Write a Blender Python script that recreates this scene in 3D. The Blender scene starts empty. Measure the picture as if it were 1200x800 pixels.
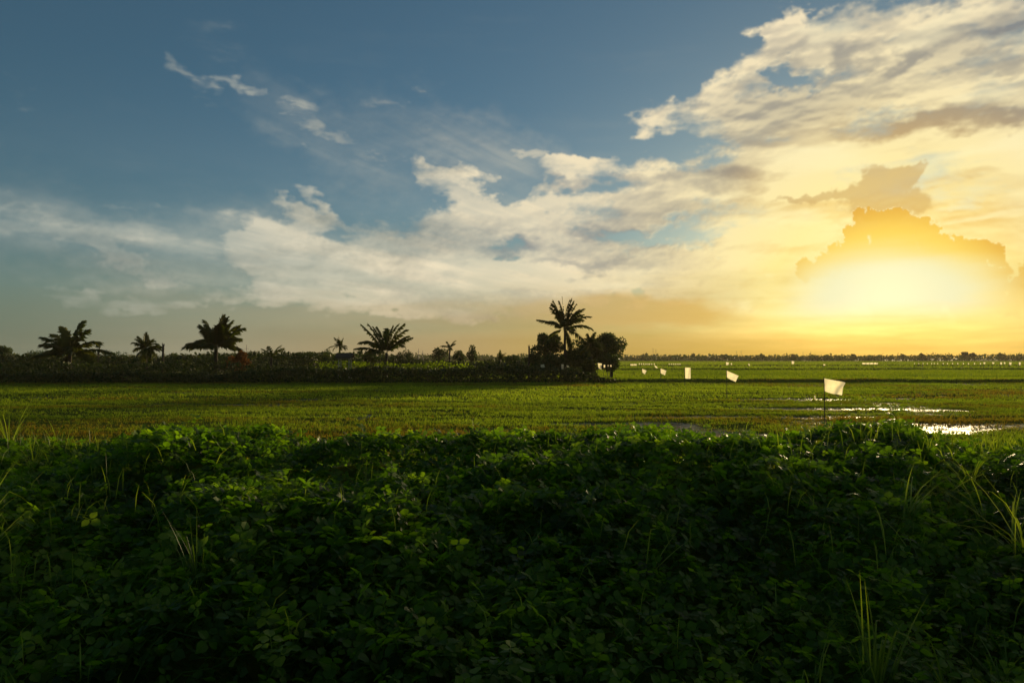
import bpy, bmesh, math, random
import numpy as np
from mathutils import Vector, Matrix, Euler

C = bpy.context.scene.collection
SC = bpy.context.scene
R = math.radians
EYE = 2.6                      # camera height above the paddy
F = 800.0 / 1200.0             # focal length in picture widths
PITCH = math.atan(19 / 800)

# ------------------------------------------------------------------ camera
cam_d = bpy.data.cameras.new("camera")
cam_d.sensor_width = 36; cam_d.lens = 24
cam_d.clip_start = 0.05; cam_d.clip_end = 20000
cam = bpy.data.objects.new("camera", cam_d); C.objects.link(cam)
cam.location = (0, 0, EYE); cam.rotation_euler = (math.pi / 2 + PITCH, 0, 0)
SC.camera = cam

# ------------------------------------------------------------------ view
SC.render.engine = 'CYCLES'
SC.view_settings.view_transform = 'Standard'
SC.view_settings.look = 'None'
SC.view_settings.exposure = 0.0
SC.view_settings.gamma = 1.0
SC.view_settings.use_curve_mapping = False
SC.cycles.max_bounces = 6
SC.cycles.transparent_max_bounces = 8
SC.cycles.volume_bounces = 0
SC.cycles.caustics_reflective = False
SC.cycles.caustics_refractive = False
SC.cycles.use_denoising = True

def pix_dir(px, py):
    """a direction of the photograph as azimuth and elevation in degrees"""
    u = (px - 600) / 800; v = (400 - py) / 800
    y = math.cos(PITCH) - v * math.sin(PITCH); z = v * math.cos(PITCH) + math.sin(PITCH)
    return math.degrees(math.atan2(u, y)), math.degrees(math.atan2(z, math.hypot(u, y)))

SUN_AZ, SUN_EL = pix_dir(1040, 348)

# ------------------------------------------------------------------ node helper
class NT:
    """tiny expression builder over a node tree"""
    def __init__(s, tree): s.t = tree
    def node(s, typ, **kw):
        n = s.t.nodes.new(typ)
        for k, v in kw.items(): setattr(n, k, v)
        return n
    def put(s, sock, v):
        if isinstance(v, E): s.t.links.new(v.s, sock)
        elif v is not None: sock.default_value = v
    def math(s, op, a, b=None, c=None, clamp=False):
        n = s.node('ShaderNodeMath', operation=op, use_clamp=clamp)
        for i, v in enumerate((a, b, c)): s.put(n.inputs[i], v)
        return E(s, n.outputs[0])
    def vec(s, op, a, b=None, scale=None):
        n = s.node('ShaderNodeVectorMath', operation=op)
        s.put(n.inputs[0], a); s.put(n.inputs[1], b)
        if scale is not None: s.put(n.inputs['Scale'], scale)
        return E(s, n.outputs['Value'] if op in ('LENGTH', 'DOT_PRODUCT', 'DISTANCE') else n.outputs[0])
    def comb(s, x, y, z=0.0):
        n = s.node('ShaderNodeCombineXYZ')
        for i, v in enumerate((x, y, z)): s.put(n.inputs[i], v)
        return E(s, n.outputs[0])
    def sep(s, v):
        n = s.node('ShaderNodeSeparateXYZ'); s.put(n.inputs[0], v)
        return [E(s, o) for o in n.outputs]
    def noise(s, v, scale, detail=3.0, rough=0.5, dist=0.0, out=0):
        n = s.node('ShaderNodeTexNoise')
        s.put(n.inputs['Vector'], v); s.put(n.inputs['Scale'], scale)
        n.inputs['Detail'].default_value = detail; n.inputs['Roughness'].default_value = rough
        n.inputs['Distortion'].default_value = dist
        return E(s, n.outputs[out])
    def ss(s, x, a, b, lo=0.0, hi=1.0, kind='SMOOTHSTEP'):
        n = s.node('ShaderNodeMapRange', interpolation_type=kind, clamp=True)
        s.put(n.inputs[0], x); s.put(n.inputs[1], a); s.put(n.inputs[2], b); s.put(n.inputs[3], lo); s.put(n.inputs[4], hi)
        return E(s, n.outputs[0])
    def mixc(s, f, a, b):
        n = s.node('ShaderNodeMix', data_type='RGBA'); n.clamp_factor = True
        s.put(n.inputs[0], f)
        s.put(n.inputs[6], a if isinstance(a, E) else (*a, 1)); s.put(n.inputs[7], b if isinstance(b, E) else (*b, 1))
        return E(s, n.outputs[2])
    def ramp(s, f, stops, interp='LINEAR'):
        n = s.node('ShaderNodeValToRGB'); cr = n.color_ramp; cr.interpolation = interp
        while len(cr.elements) < len(stops): cr.elements.new(0.5)
        for e, (p, c) in zip(cr.elements, stops): e.position = p; e.color = (*c, 1)
        s.put(n.inputs[0], f)
        return E(s, n.outputs[0])
class E:
    def __init__(s, nt, sock): s.n = nt; s.s = sock
    def __add__(s, o): return s.n.math('ADD', s, o)
    __radd__ = __add__
    def __sub__(s, o): return s.n.math('SUBTRACT', s, o)
    def __rsub__(s, o): return s.n.math('SUBTRACT', o, s)
    def __mul__(s, o): return s.n.math('MULTIPLY', s, o)
    __rmul__ = __mul__
    def __truediv__(s, o): return s.n.math('DIVIDE', s, o)

def lin(r, g, b):
    return tuple(((c / 255) / 12.92) if c <= 10 else (((c / 255) + .055) / 1.055) ** 2.4 for c in (r, g, b))

def lattice(seed, n_=256):
    g = np.random.default_rng(seed); return g.random((n_, n_)).astype(np.float32)
_LAT = {}
def vnoise(x, y, f, seed, octs=3, gain=.5):
    """smooth value noise, 0..1-ish centred on .5"""
    if seed not in _LAT: _LAT[seed] = lattice(seed)
    L = _LAT[seed]; s = 0; a = 1; tot = 0
    for o in range(octs):
        X = np.asarray(x) * f + 17.3 * o; Y = np.asarray(y) * f + 9.1 * o
        i = np.floor(X).astype(int); j = np.floor(Y).astype(int); u = X - i; v = Y - j
        u = u * u * (3 - 2 * u); v = v * v * (3 - 2 * v); i &= 255; j &= 255; i1 = (i + 1) & 255; j1 = (j + 1) & 255
        s = s + a * (L[i, j] * (1 - u) * (1 - v) + L[i1, j] * u * (1 - v) + L[i, j1] * (1 - u) * v + L[i1, j1] * u * v)
        tot += a; a *= gain; f *= 2.03
    return s / tot

# ------------------------------------------------------------------ sky
# Cloud fields are worked out as tables over azimuth and elevation, all round the horizon; the world's
# nodes turn them into colours over the Sky Texture.
SW, SH = 4096, 1024
E0, E1 = -4.0, 90.0
AZ = (np.arange(SW, dtype=np.float32) + .5) / SW * 360 - 180
EL = (np.arange(SH, dtype=np.float32) + .5) / SH * (E1 - E0) + E0
AZ, EL = np.meshgrid(AZ, EL)
rng = np.random.default_rng(7)
_kx = np.fft.rfftfreq(SW, 360 / SW).astype(np.float32)[None, :]
_ky = np.fft.fftfreq(SH, (E1 - E0) / SH).astype(np.float32)[:, None]
def field(fx, fy, beta=1.8, seed=0, hi=4.0):
    """random field, mean 0 and deviation 1; fx, fy = coarsest cycles per degree"""
    g = np.random.default_rng(seed)
    kk = np.sqrt((_kx / fx) ** 2 + (_ky / fy) ** 2)
    amp = np.where(kk < 1, kk ** 1.5, 1) * np.maximum(kk, 1e-6) ** -np.where(kk < 1, 0, beta) * np.exp(-(_kx ** 2 + _ky ** 2) / hi ** 2)
    ph = g.standard_normal(kk.shape) + 1j * g.standard_normal(kk.shape)
    f = np.fft.irfft2(amp * ph, s=(SH, SW)).astype(np.float32)
    return f / f.std()
def sst(x, a, b):
    t = np.clip((x - a) / (b - a), 0, 1); return t * t * (3 - 2 * t)
def warped(ax_, ay_, seed, f, beta=1.9, hi=4.0):
    return AZ + ax_ * field(f, f * 2.0, beta, seed, hi), EL + ay_ * field(f, f * 2.0, beta, seed + 1, hi)
PW = warped(1.0, .5, 11, 0.06)
PW = (PW[0] + .34 * field(.30, .5, 1.6, 15, 6), PW[1] + .22 * field(.30, .5, 1.6, 16, 6))
PS = warped(.55, .32, 21, 0.12, 1.7, 6)
def blob_into(out, src, px, py, rx, ry, rot=0.0, amp=1.0, soft=0.0, op='add'):
    c = pix_dir(px, py)
    sx = abs(pix_dir(px + rx, py)[0] - pix_dir(px - rx, py)[0]) / 2
    sy = abs(pix_dir(px, py - ry)[1] - pix_dir(px, py + ry)[1]) / 2
    m = max(sx, sy) + 8
    x0 = int((c[0] - m + 180) / 360 * SW); x1 = int((c[0] + m + 180) / 360 * SW) + 1
    y0 = int((c[1] - m - E0) / (E1 - E0) * SH); y1 = int((c[1] + m - E0) / (E1 - E0) * SH) + 1
    w = (slice(max(y0, 0), min(y1, SH)), slice(max(x0, 0), min(x1, SW)))
    X = src[0][w] - c[0]; Y = src[1][w] - c[1]
    a = R(rot); ca, sa = math.cos(a), math.sin(a)
    l = np.sqrt(((X * ca + Y * sa) / sx) ** 2 + ((-X * sa + Y * ca) / sy) ** 2)
    v = amp * (1 - sst(l, soft, 1.0))
    if op == 'add': out[w] += v
    else: out[w] = np.maximum(out[w], v)
def blobs(src, rows, op='add'):
    out = np.zeros((SH, SW), np.float32)
    for r_ in rows: blob_into(out, src, *r_, **({} if op == 'add' else {'op': op}))
    return out
# px, py, half width, half height, tilt, amount, hard core
mass = blobs(PW, [
    (925, 40, 80, 60, -10, 1.4, .3), (905, 20, 60, 40, 0, .9, .2), (1040, 40, 150, 70, 0, 1.1, .3), (1200, 90, 220, 130, 0, 1.2, .4),
    (868, 105, 66, 40, 18, 1.1, .2), (790, 138, 62, 28, -4, 1.1, .1), (900, 165, 140, 75, 14, 1.2, .3),
    (1010, 230, 260, 110, 0, 1.3, .4), (800, 222, 110, 50, 14, 1.0, .2), (700, 250, 150, 50, 8, .95, .2),
    (680, 205, 100, 22, 0, .6, .2),
    (540, 225, 95, 46, -22, 1.1, .2), (600, 270, 170, 55, 0, 1.0, .2), (470, 290, 200, 60, 6, 1.1, .2),
    (395, 238, 70, 24, -30, .95, .1), (350, 315, 190, 50, 0, 1.1, .2), (640, 320, 290, 60, 0, 1.2, .3),
    (350, 249, 55, 26, -6, 1.15, .2), (560, 345, 330, 34, 0, .8, .3), (330, 350, 200, 26, 2, .5, .3), (620, 235, 120, 26, 4, .5, .2), (310, 300, 110, 40, 0, .7, .2), (880, 320, 240, 60, 0, 1.2, .4),
    (1000, 85, 120, 60, 0, 1.0, .4), (1160, 290, 170, 70, 0, 1.0, .4), (640, 300, 120, 30, 0, .4, .2), (990, 120, 140, 40, 0, .6, .3),
    (1330, 260, 260, 220, 0, 1.2, .4), (60, 285, 220, 44, -14, .75, .1), (150, 308, 110, 28, -16, .8, .2),
    (230, 275, 230, 48, 0, .55, .2), (-60, 250, 240, 40, 0, .35, .2), (-200, 150, 260, 60, 12, .4, .2),
    (150, 350, 300, 30, -4, .5, .2), (1500, 60, 260, 120, 0, 1.0, .2)])
wisp = blobs(PS, [
    (222, 88, 50, 18, -32, 1, .0), (275, 103, 66, 12, -8, 1.1, .0), (365, 142, 62, 24, -14, 1.15, .1), (425, 180, 58, 22, -30, 1.0, .1),
    (475, 190, 80, 14, -8, .6, .0), (530, 155, 80, 22, -10, .9, .0), (612, 180, 40, 14, -4, 1.2, .1), (350, 170, 22, 12, 0, .7, 0), (500, 105, 22, 12, 0, .6, 0),
    (440, 128, 50, 18, -20, .6, .0), (120, 240, 200, 20, -6, .5, .0), (20, 112, 90, 18, -12, .45, 0), (270, 60, 120, 40, -12, .25, 0)])
for (ca_, ce_, ra_, re_, am_) in [(34, 48, 34, 16, 1.1), (70, 42, 40, 22, 1.2), (10, 66, 60, 14, .8), (120, 35, 50, 20, .7), (-60, 62, 50, 9, .5), (160, 60, 80, 14, .7)]:  # extra clouds outside the view, added to brighten the bank from above
    q_ = np.sqrt(((PW[0] - ca_) / ra_) ** 2 + ((PW[1] - ce_) / re_) ** 2); mass += am_ * (1 - sst(q_, .3, 1))
hole = blobs(PS, [
    (922, 84, 34, 20, -20, 1.3, .2), (955, 4, 44, 14, 0, .6, .2), (598, 292, 52, 18, 0, 1.0, .2),
    (722, 275, 60, 11, 0, .6, .2), (700, 218, 120, 13, 0, .5, .2), (605, 218, 34, 22, 30, .8, .2), (70, 322, 130, 18, -10, 1.0, .2), (240, 322, 90, 14, -8, .6, .2)])
fb = field(.055, .12, 1.75, 31, 5)
streak = field(.02, .20, 1.6, 41, 5)
gate = .12 + .88 * sst(mass, .02, .5)
dens = sst(mass - hole + (fb * .26 + streak * .14 + field(.2, .5, 1.6, 33, 7) * .07) * gate, 0.12, 1.35)
lace_w = sst(field(.10, .45, 1.3, 55, 7) + field(.05, .2, 1.8, 56), -1.2, 1.2)
wd = sst(wisp + field(.05, .25, 1.5, 51, 6) * .22 * sst(wisp, 0, .4), .05, 1.9) * .62 * (.35 + .65 * lace_w)
THX = np.degrees(np.arctan2(EL + 3, SUN_AZ + 12 - AZ)); RRX = np.log(np.hypot(EL + 3, SUN_AZ + 12 - AZ) + 2)
fan = (vnoise(THX * .9 + RRX * 1.2, RRX * 4.0, 1.0, 301, 5, .6) - .5) * 2
lace = sst(fan + .35 * fb * .5, -.45, .75)
leftw = sst(-AZ, -14, 6)
dens = dens * (1 - .36 * leftw * (1 - lace))
veil = np.clip(blobs(PW, [(90, 280, 330, 70, -6, .55, .1), (330, 300, 300, 80, 0, .5, .1), (560, 180, 200, 60, -20, .25, .1), (380, 160, 160, 60, -24, .25, .1)]), 0, .7) * (.35 + .65 * lace) + sst(streak + fb * .6, 0.6, 4.5) * sst(EL, 60, 8) * .03 + .10 * sst(EL, 22, 4)
cover = np.maximum(np.maximum(dens * .97, wd), veil)
# relief of the cloud masses, lit from the sun's side
SX, SY = SUN_AZ - AZ, SUN_EL - EL
SRn = np.sqrt(SX ** 2 + SY ** 2) + 1e-3
det = field(.035, .10, 2.1, 61, 4) + .5 * dens
gy, gx = np.gradient(det * 1.0)
relief = -(gx * SX / SRn + gy * 1.3 * SY / SRn) * 9
relief = np.tanh(relief * 1.1) * .45 + np.tanh(field(.03, .15, 1.8, 71, 5) * .8) * .55
dk = blobs(PS, [(1100, 143, 120, 20, 4, 1.1, .1), (1020, 148, 80, 16, -6, .8, .1), (1180, 138, 60, 14, 0, .9, .1), (850, 208, 75, 28, -10, 1.0, .1), (985, 78, 60, 20, 14, .7, .2), (1060, 70, 60, 16, 18, .8, .2),
    (925, 62, 60, 18, 10, .5, .2), (1010, 104, 70, 16, -8, .5, .2), (1150, 75, 80, 12, 10, .5, .2), (1190, 30, 50, 18, 20, .8, .2), (1110, 3, 45, 8, 0, .7, .1), (1150, 35, 90, 22, 10, .5, .2), (870, 100, 40, 14, 8, .4, .2), (750, 245, 90, 18, 0, .25, .2), (722, 274, 62, 12, 0, .9, .2), (605, 290, 56, 20, 0, .8, .2),
    (700, 212, 130, 16, 0, .6, .2), (690, 312, 110, 9, 0, .5, .2), (860, 242, 80, 12, 4, .4, .2), (480, 325, 120, 26, 10, .3, .2)])
relief = relief + .35 * np.tanh(field(.035, .09, 2.2, 75, 3))
shade = np.clip((1 - dk) * (.84 + relief * .62), 0, 1)
bank = np.clip(blobs((AZ + .5 * field(.08, .2, 1.7, 81), EL + .16 * field(.08, .3, 1.7, 82)), [(720, 366, 190, 24, -1, 1.0, .5), (420, 368, 260, 18, 2, .5, .3), (560, 392, 200, 10, 0, .3, .2), (900, 398, 260, 14, 0, .4, .3)]), 0, 1) * .75
# the tower in front of the sun: a heap of round lobes
TP = (AZ + .22 * field(.3, .3, 1.5, 91, 6), EL + .18 * field(.3, .3, 1.5, 92, 6))
lobes = [(1040, 262, 24), (1022, 262, 20), (1060, 262, 20), (1005, 270, 16), (1000, 282, 16), (1080, 270, 18), (1090, 280, 20), (1105, 292, 18), (1120, 300, 16), (1135, 292, 20), (1152, 292, 18), (1165, 298, 12),
         (1045, 300, 45), (1010, 310, 35), (1090, 320, 45), (1135, 335, 45), (1165, 330, 26), (1060, 350, 60), (1150, 372, 50), (1180, 380, 40), (1200, 350, 30), (1060, 410, 70), (1150, 415, 70), (1230, 420, 60), (985, 300, 20), (966, 312, 22), (940, 318, 18), (1215, 330, 36), (1240, 380, 60)]
lr = random.Random(3)
outl = [(985, 290), (997, 270), (1005, 252), (1022, 246), (1042, 242), (1060, 248), (1080, 256), (1098, 268), (1112, 282), (1130, 278), (1150, 280), (1168, 290), (1175, 305)]
for i in range(len(outl) - 1):
    for t in np.linspace(0, 1, 5)[:-1]:
        x = outl[i][0] * (1 - t) + outl[i + 1][0] * t; y = outl[i][1] * (1 - t) + outl[i + 1][1] * t
        lobes.append((x + lr.uniform(-3, 3), y + lr.uniform(2, 8), lr.uniform(5, 10)))
def disc(l): return (l[0], l[1], l[2], l[2], 0, 1.0, 0.0)
tow = blobs(TP, [disc(l) for l in lobes], 'max')
towm = sst(tow, .08, .24) * sst(EL, 1.5, 6.0)
rim = sst(tow, .0, .10) * (1 - towm) * sst(EL, 6.5, 8.5)
cap = sst(blobs(TP, [(1035, 212, 52, 24, 0, 1, .5), (1062, 205, 30, 18, 0, 1, .5), (1040, 240, 66, 26, 0, 1, .5), (1000, 226, 34, 16, 0, 1, .4), (960, 232, 80, 9, 0, .7, .4)], 'max'), .1, .8) * .72
side = np.clip(blobs((AZ + .5 * field(.08, .2, 1.7, 81), EL + .22 * field(.08, .3, 1.7, 83)), [(905, 345, 110, 34, 0, .75, .1), (1150, 252, 80, 9, 3, .9, .1), (1190, 235, 60, 12, 0, .5, .1), (930, 255, 60, 16, 0, .6, .1), (1150, 178, 100, 14, 3, .7, .1), (955, 185, 80, 22, 6, .6, .1), (885, 358, 40, 5, 0, .35, .1), (1100, 36, 70, 20, 8, .55, .1), (960, 42, 46, 20, -14, .55, .1), (1170, 112, 60, 12, 3, .45, .1), (840, 225, 60, 14, 4, .3, .1), (700, 330, 90, 12, 0, .3, .1), (750, 330, 70, 22, 0, .35, .1), (1000, 190, 60, 14, 0, .4, .1)]) * (1 + streak * .2), 0, 1)
def table(name, chans):
    im = bpy.data.images.new(name, SW, SH, float_buffer=True, is_data=True)
    px = np.ones((SH, SW, 4), np.float32)
    for i, c in enumerate(chans): px[..., i] = c
    im.pixels.foreach_set(px.ravel()); im.update(); im.pack()
    return im

world = bpy.data.worlds.new("World"); SC.world = world; world.use_nodes = True
wt = world.node_tree; wt.nodes.clear(); n = NT(wt)
SKY_S = 0.1
sky = n.node('ShaderNodeTexSky', sky_type='NISHITA', sun_disc=False)
sky.sun_elevation = R(SUN_EL); sky.sun_rotation = R(SUN_AZ)
sky.air_density = 1.0; sky.dust_density = 0.9; sky.ozone_density = 3.0
tc = n.node('ShaderNodeTexCoord')
D = n.vec('NORMALIZE', E(n, tc.outputs['Generated']))
dx, dy, dz = n.sep(D)
el = n.math('ARCSINE', dz) * (180 / math.pi)
az = n.math('ARCTAN2', dx, dy) * (180 / math.pi)
ax = az - SUN_AZ; ey = el - SUN_EL
sr = n.vec('LENGTH', n.comb(ax, ey * 1.15))
UV = n.comb(az * (1 / 360) + .5, n.math('MAXIMUM', (el - E0) * (1 / (E1 - E0)), .002))
def lookup(im):
    t = n.node('ShaderNodeTexImage', image=im, interpolation='Linear', extension='EXTEND'); n.put(t.inputs[0], UV)
    return n.sep(E(n, t.outputs[0]))
cov, shade_, bank_ = lookup(table('cloud_cover', (cover, shade, bank)))
towm_, rim_, side_ = lookup(table('cloud_tower', (towm, rim, side)))
cap_, str_, _ = lookup(table('cloud_streaks', (cap, streak, streak)))

S = 1 / SKY_S
def k(*c): return tuple(v * S for v in lin(*c))
ssr = sr * (1 / 90)
lit = n.ramp(ssr, [(0.0, k(250, 244, 200)), (0.09, k(250, 232, 160)), (0.17, k(250, 232, 180)), (0.27, k(245, 228, 190)), (0.42, k(240, 226, 194)), (0.62, k(196, 195, 178)), (0.85, k(150, 160, 155)), (1.0, k(135, 148, 150))])
dark = n.ramp(ssr, [(0.0, k(235, 185, 80)), (0.10, k(222, 178, 100)), (0.19, k(150, 145, 135)), (0.30, k(122, 130, 138)), (0.45, k(136, 140, 130)), (0.7, k(122, 134, 132)), (1.0, k(100, 115, 120))])
cloud = n.mixc(shade_, dark, lit)
base = n.vec('ADD', n.vec('MULTIPLY', E(n, sky.outputs[0]), (.78, .95, .92)), (.16, .26, .24))
col = n.mixc(cov, base, cloud)
hz = n.ramp(n.math('ABSOLUTE', ax) * (1 / 180), [(0.0, k(172, 132, 16)), (0.06, k(172, 136, 30)), (0.13, k(184, 152, 74)), (0.20, k(172, 148, 106)), (0.30, k(148, 146, 124)), (0.36, k(112, 123, 108)), (0.7, k(95, 105, 105)), (1.0, k(85, 96, 100))])
hzf = n.ss(el + str_ * .5, 8.5, -1.0) * 0.85
col = n.mixc(hzf, col, hz)
col = n.mixc(bank_, col, n.ramp(ssr, [(0.0, k(225, 170, 60)), (.18, k(216, 176, 96)), (0.33, k(190, 168, 118)), (.5, k(170, 160, 128)), (0.75, k(120, 128, 118))]))
towc = n.ramp(ssr, [(0.0, k(255, 225, 110)), (0.06, k(240, 200, 88)), (0.085, k(216, 160, 66)), (0.13, k(196, 142, 78)), (.3, k(200, 165, 118))])
col = n.mixc(cap_, col, n.ramp(ssr, [(0.0, k(225, 180, 90)), (.14, k(186, 156, 112)), (.3, k(170, 150, 115))]))
gl2 = n.ss(sr, 24, 2)
col = n.mixc(side_ * .8, col, n.ramp(ssr, [(0.0, k(255, 244, 175)), (.2, k(252, 240, 196)), (.5, k(244, 234, 205))]))
col = n.mixc(rim_ * n.ss(sr, 14, 5) * .6, col, k(255, 240, 180))
col = n.mixc(towm_ * 0.92, col, towc)
col = n.vec('ADD', col, n.vec('SCALE', k(255, 215, 50), scale=gl2 * gl2 * 0.20 * n.ss(el, -1, 4, .30, 1.0)))
low = n.ss(el + str_ * .12, 2.0, 4.2)
glow = n.ss(n.vec('LENGTH', n.comb((ax + .2 + str_ * .25) * .62, (el - SUN_EL + 0.1 + str_ * .10) * 1.22)), 7.2, 2.4)
col = n.mixc(glow * low * .95, col, n.mixc(glow, k(255, 222, 70), k(248, 244, 196)))
col = n.vec('ADD', col, n.vec('SCALE', tuple(v * .12 for v in k(255, 240, 180)), scale=n.ss(sr, 4.5, 0.3) * low))
bg = n.node('ShaderNodeBackground'); n.put(bg.inputs[0], col); bg.inputs[1].default_value = SKY_S
wo = n.node('ShaderNodeOutputWorld'); wt.links.new(bg.outputs[0], wo.inputs[0])
world.cycles.sampling_method = 'MANUAL'; world.cycles.sample_map_resolution = 1024

# ------------------------------------------------------------------ sun
sl = bpy.data.lights.new("sun", 'SUN'); sl.energy = 5.0; sl.angle = R(9); sl.color = (1.0, 0.76, 0.40)
so = bpy.data.objects.new("sun", sl); C.objects.link(so)
sd = Vector((math.sin(R(SUN_AZ)) * math.cos(R(SUN_EL)), math.cos(R(SUN_AZ)) * math.cos(R(SUN_EL)), math.sin(R(SUN_EL))))
so.rotation_euler = sd.to_track_quat('Z', 'Y').to_euler()
#--REST--
# ================================================================== helpers for objects
def mat(name):
    m = bpy.data.materials.new(name); m.use_nodes = True
    m.node_tree.nodes.clear(); return m, NT(m.node_tree)
def out(m, nt, shader):
    o = nt.node('ShaderNodeOutputMaterial'); nt.t.links.new(shader, o.inputs[0])
    return m
def principled(nt, color, rough=.7, spec=.3, normal=None, rough_sock=None):
    p = nt.node('ShaderNodeBsdfPrincipled')
    nt.put(p.inputs['Base Color'], color if isinstance(color, E) else (*color, 1))
    nt.put(p.inputs['Roughness'], rough); nt.put(p.inputs['Specular IOR Level'], spec)
    if normal is not None: nt.put(p.inputs['Normal'], normal)
    return p
def bump(nt, h, strength=.5, dist=.05):
    b = nt.node('ShaderNodeBump'); b.inputs['Strength'].default_value = strength; b.inputs['Distance'].default_value = dist
    nt.put(b.inputs['Height'], h); return E(nt, b.outputs[0])
def leafy(name, cols, rough=.45, spec=.35, trans=.45, tcol=None, scale=.6, clump=None):
    """foliage: every leaf has its own tone (face attribute 'tone'); light also passes through it"""
    m, nt = mat(name)
    at = nt.node('ShaderNodeAttribute', attribute_name='tone'); f = E(nt, at.outputs['Fac'])
    g = nt.node('ShaderNodeNewGeometry'); pos = E(nt, g.outputs['Position'])
    nz = nt.noise(pos, scale, 3.0, .6)
    c = nt.ramp(nt.math('MULTIPLY_ADD', nz - .5, .9, f, clamp=True), [(i / (len(cols) - 1), q) for i, q in enumerate(cols)])
    p = principled(nt, c, rough, spec)
    t = nt.node('ShaderNodeBsdfTranslucent')
    nt.put(t.inputs[0], nt.vec('MULTIPLY', c, tcol or (1.5, 1.6, .5)))
    mx = nt.node('ShaderNodeMixShader'); mx.inputs[0].default_value = trans
    nt.t.links.new(p.outputs[0], mx.inputs[1]); nt.t.links.new(t.outputs[0], mx.inputs[2])
    return out(m, nt, mx.outputs[0])

def new_mesh(name, verts, faces, m, tone=None, smooth=False):
    """verts (n,3); faces (m,k) array of equal-sized polygons, or a list of such arrays"""
    me = bpy.data.meshes.new(name)
    fl = faces if isinstance(faces, list) else [faces]
    verts = np.asarray(verts, np.float32)
    me.vertices.add(len(verts)); me.vertices.foreach_set('co', verts.ravel())
    loops = np.concatenate([np.asarray(f, np.int32).ravel() for f in fl])
    sizes = np.concatenate([np.full(len(f), np.asarray(f).shape[1], np.int32) for f in fl])
    starts = np.concatenate([[0], np.cumsum(sizes)[:-1]]).astype(np.int32)
    me.loops.add(len(loops)); me.loops.foreach_set('vertex_index', loops)
    me.polygons.add(len(sizes)); me.polygons.foreach_set('loop_start', starts); me.polygons.foreach_set('loop_total', sizes)
    me.polygons.foreach_set('use_smooth', np.full(len(sizes), smooth))
    if m is not None: me.materials.append(m)
    if tone is not None:
        a = me.attributes.new('tone', 'FLOAT', 'FACE'); a.data.foreach_set('value', np.asarray(tone, np.float32))
    me.update(calc_edges=True)
    return me
def link(name, me, parent=None, loc=(0, 0, 0), rot=None):
    o = bpy.data.objects.new(name, me); C.objects.link(o); o.location = loc
    if rot is not None: o.rotation_euler = rot
    if parent is not None: o.parent = parent
    return o
def tag(o, label=None, cat=None, group=None, kind=None):
    if label: o['label'] = label
    if cat: o['category'] = cat
    if group: o['group'] = group
    if kind: o['kind'] = kind
    return o
def thing(name, label, cat, loc=(0, 0, 0), group=None, rz=0.0):
    return tag(link(name, None, None, loc, (0, 0, rz)), label, cat, group)
def copy_tree(o, parent=None):
    c = o.copy(); C.objects.link(c); c.parent = parent
    for ch in list(o.children): copy_tree(ch, c)
    return c
def at(px, d, py=None):
    """the place seen at column px of the photograph, d metres ahead (and row py)"""
    return ((px - 600) / 800 * d, d, 0.0 if py is None else EYE + (419 - py) / 800 * d)
class MB:
    """collects plain geometry"""
    def __init__(s): s.v = []; s.f3 = []; s.f4 = []; s.n = 0; s.t3 = []; s.t4 = []
    def add(s, v, f, tone=.5):
        f = np.asarray(f) + s.n; s.v.append(np.asarray(v, float)); s.n += len(v)
        (s.f3 if f.shape[1] == 3 else s.f4).append(f); (s.t3 if f.shape[1] == 3 else s.t4).append(np.full(len(f), tone))
    def tube(s, pts, rad, k=6, tone=.5, cap=True):
        pts = [Vector(p) for p in pts]; ring = []
        up = Vector((0, 0, 1))
        for i, p in enumerate(pts):
            d = (pts[min(i + 1, len(pts) - 1)] - pts[max(i - 1, 0)]).normalized()
            a = d.cross(up) if abs(d.z) < .95 else d.cross(Vector((0, 1, 0)))
            a.normalize(); b = d.cross(a)
            r = rad[i] if hasattr(rad, '__len__') else rad
            ring += [p + (a * math.cos(2 * math.pi * j / k) + b * math.sin(2 * math.pi * j / k)) * r for j in range(k)]
        f = [(i * k + j, i * k + (j + 1) % k, (i + 1) * k + (j + 1) % k, (i + 1) * k + j) for i in range(len(pts) - 1) for j in range(k)]
        v = [tuple(q) for q in ring]
        s.add(v, f, tone)
        if cap:
            base = s.n - len(v); e = base + (len(pts) - 1) * k
            c = np.array(pts[-1])[None]; i0 = s.n
            s.v.append(c); s.n += 1
            s.f3.append(np.array([(e + j, e + (j + 1) % k, i0) for j in range(k)])); s.t3.append(np.full(k, tone))
    def box(s, lo, hi, tone=.5):
        x0, y0, z0 = lo; x1, y1, z1 = hi
        v = [(x0, y0, z0), (x1, y0, z0), (x1, y1, z0), (x0, y1, z0), (x0, y0, z1), (x1, y0, z1), (x1, y1, z1), (x0, y1, z1)]
        s.add(v, [(0, 3, 2, 1), (4, 5, 6, 7), (0, 1, 5, 4), (1, 2, 6, 5), (2, 3, 7, 6), (3, 0, 4, 7)], tone)
    def mesh(s, name, m, smooth=False):
        fl, tn = [], []
        if s.f3: fl.append(np.concatenate(s.f3)); tn.append(np.concatenate(s.t3))
        if s.f4: fl.append(np.concatenate(s.f4)); tn.append(np.concatenate(s.t4))
        return new_mesh(name, np.concatenate(s.v), fl, m, np.concatenate(tn), smooth)

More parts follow.
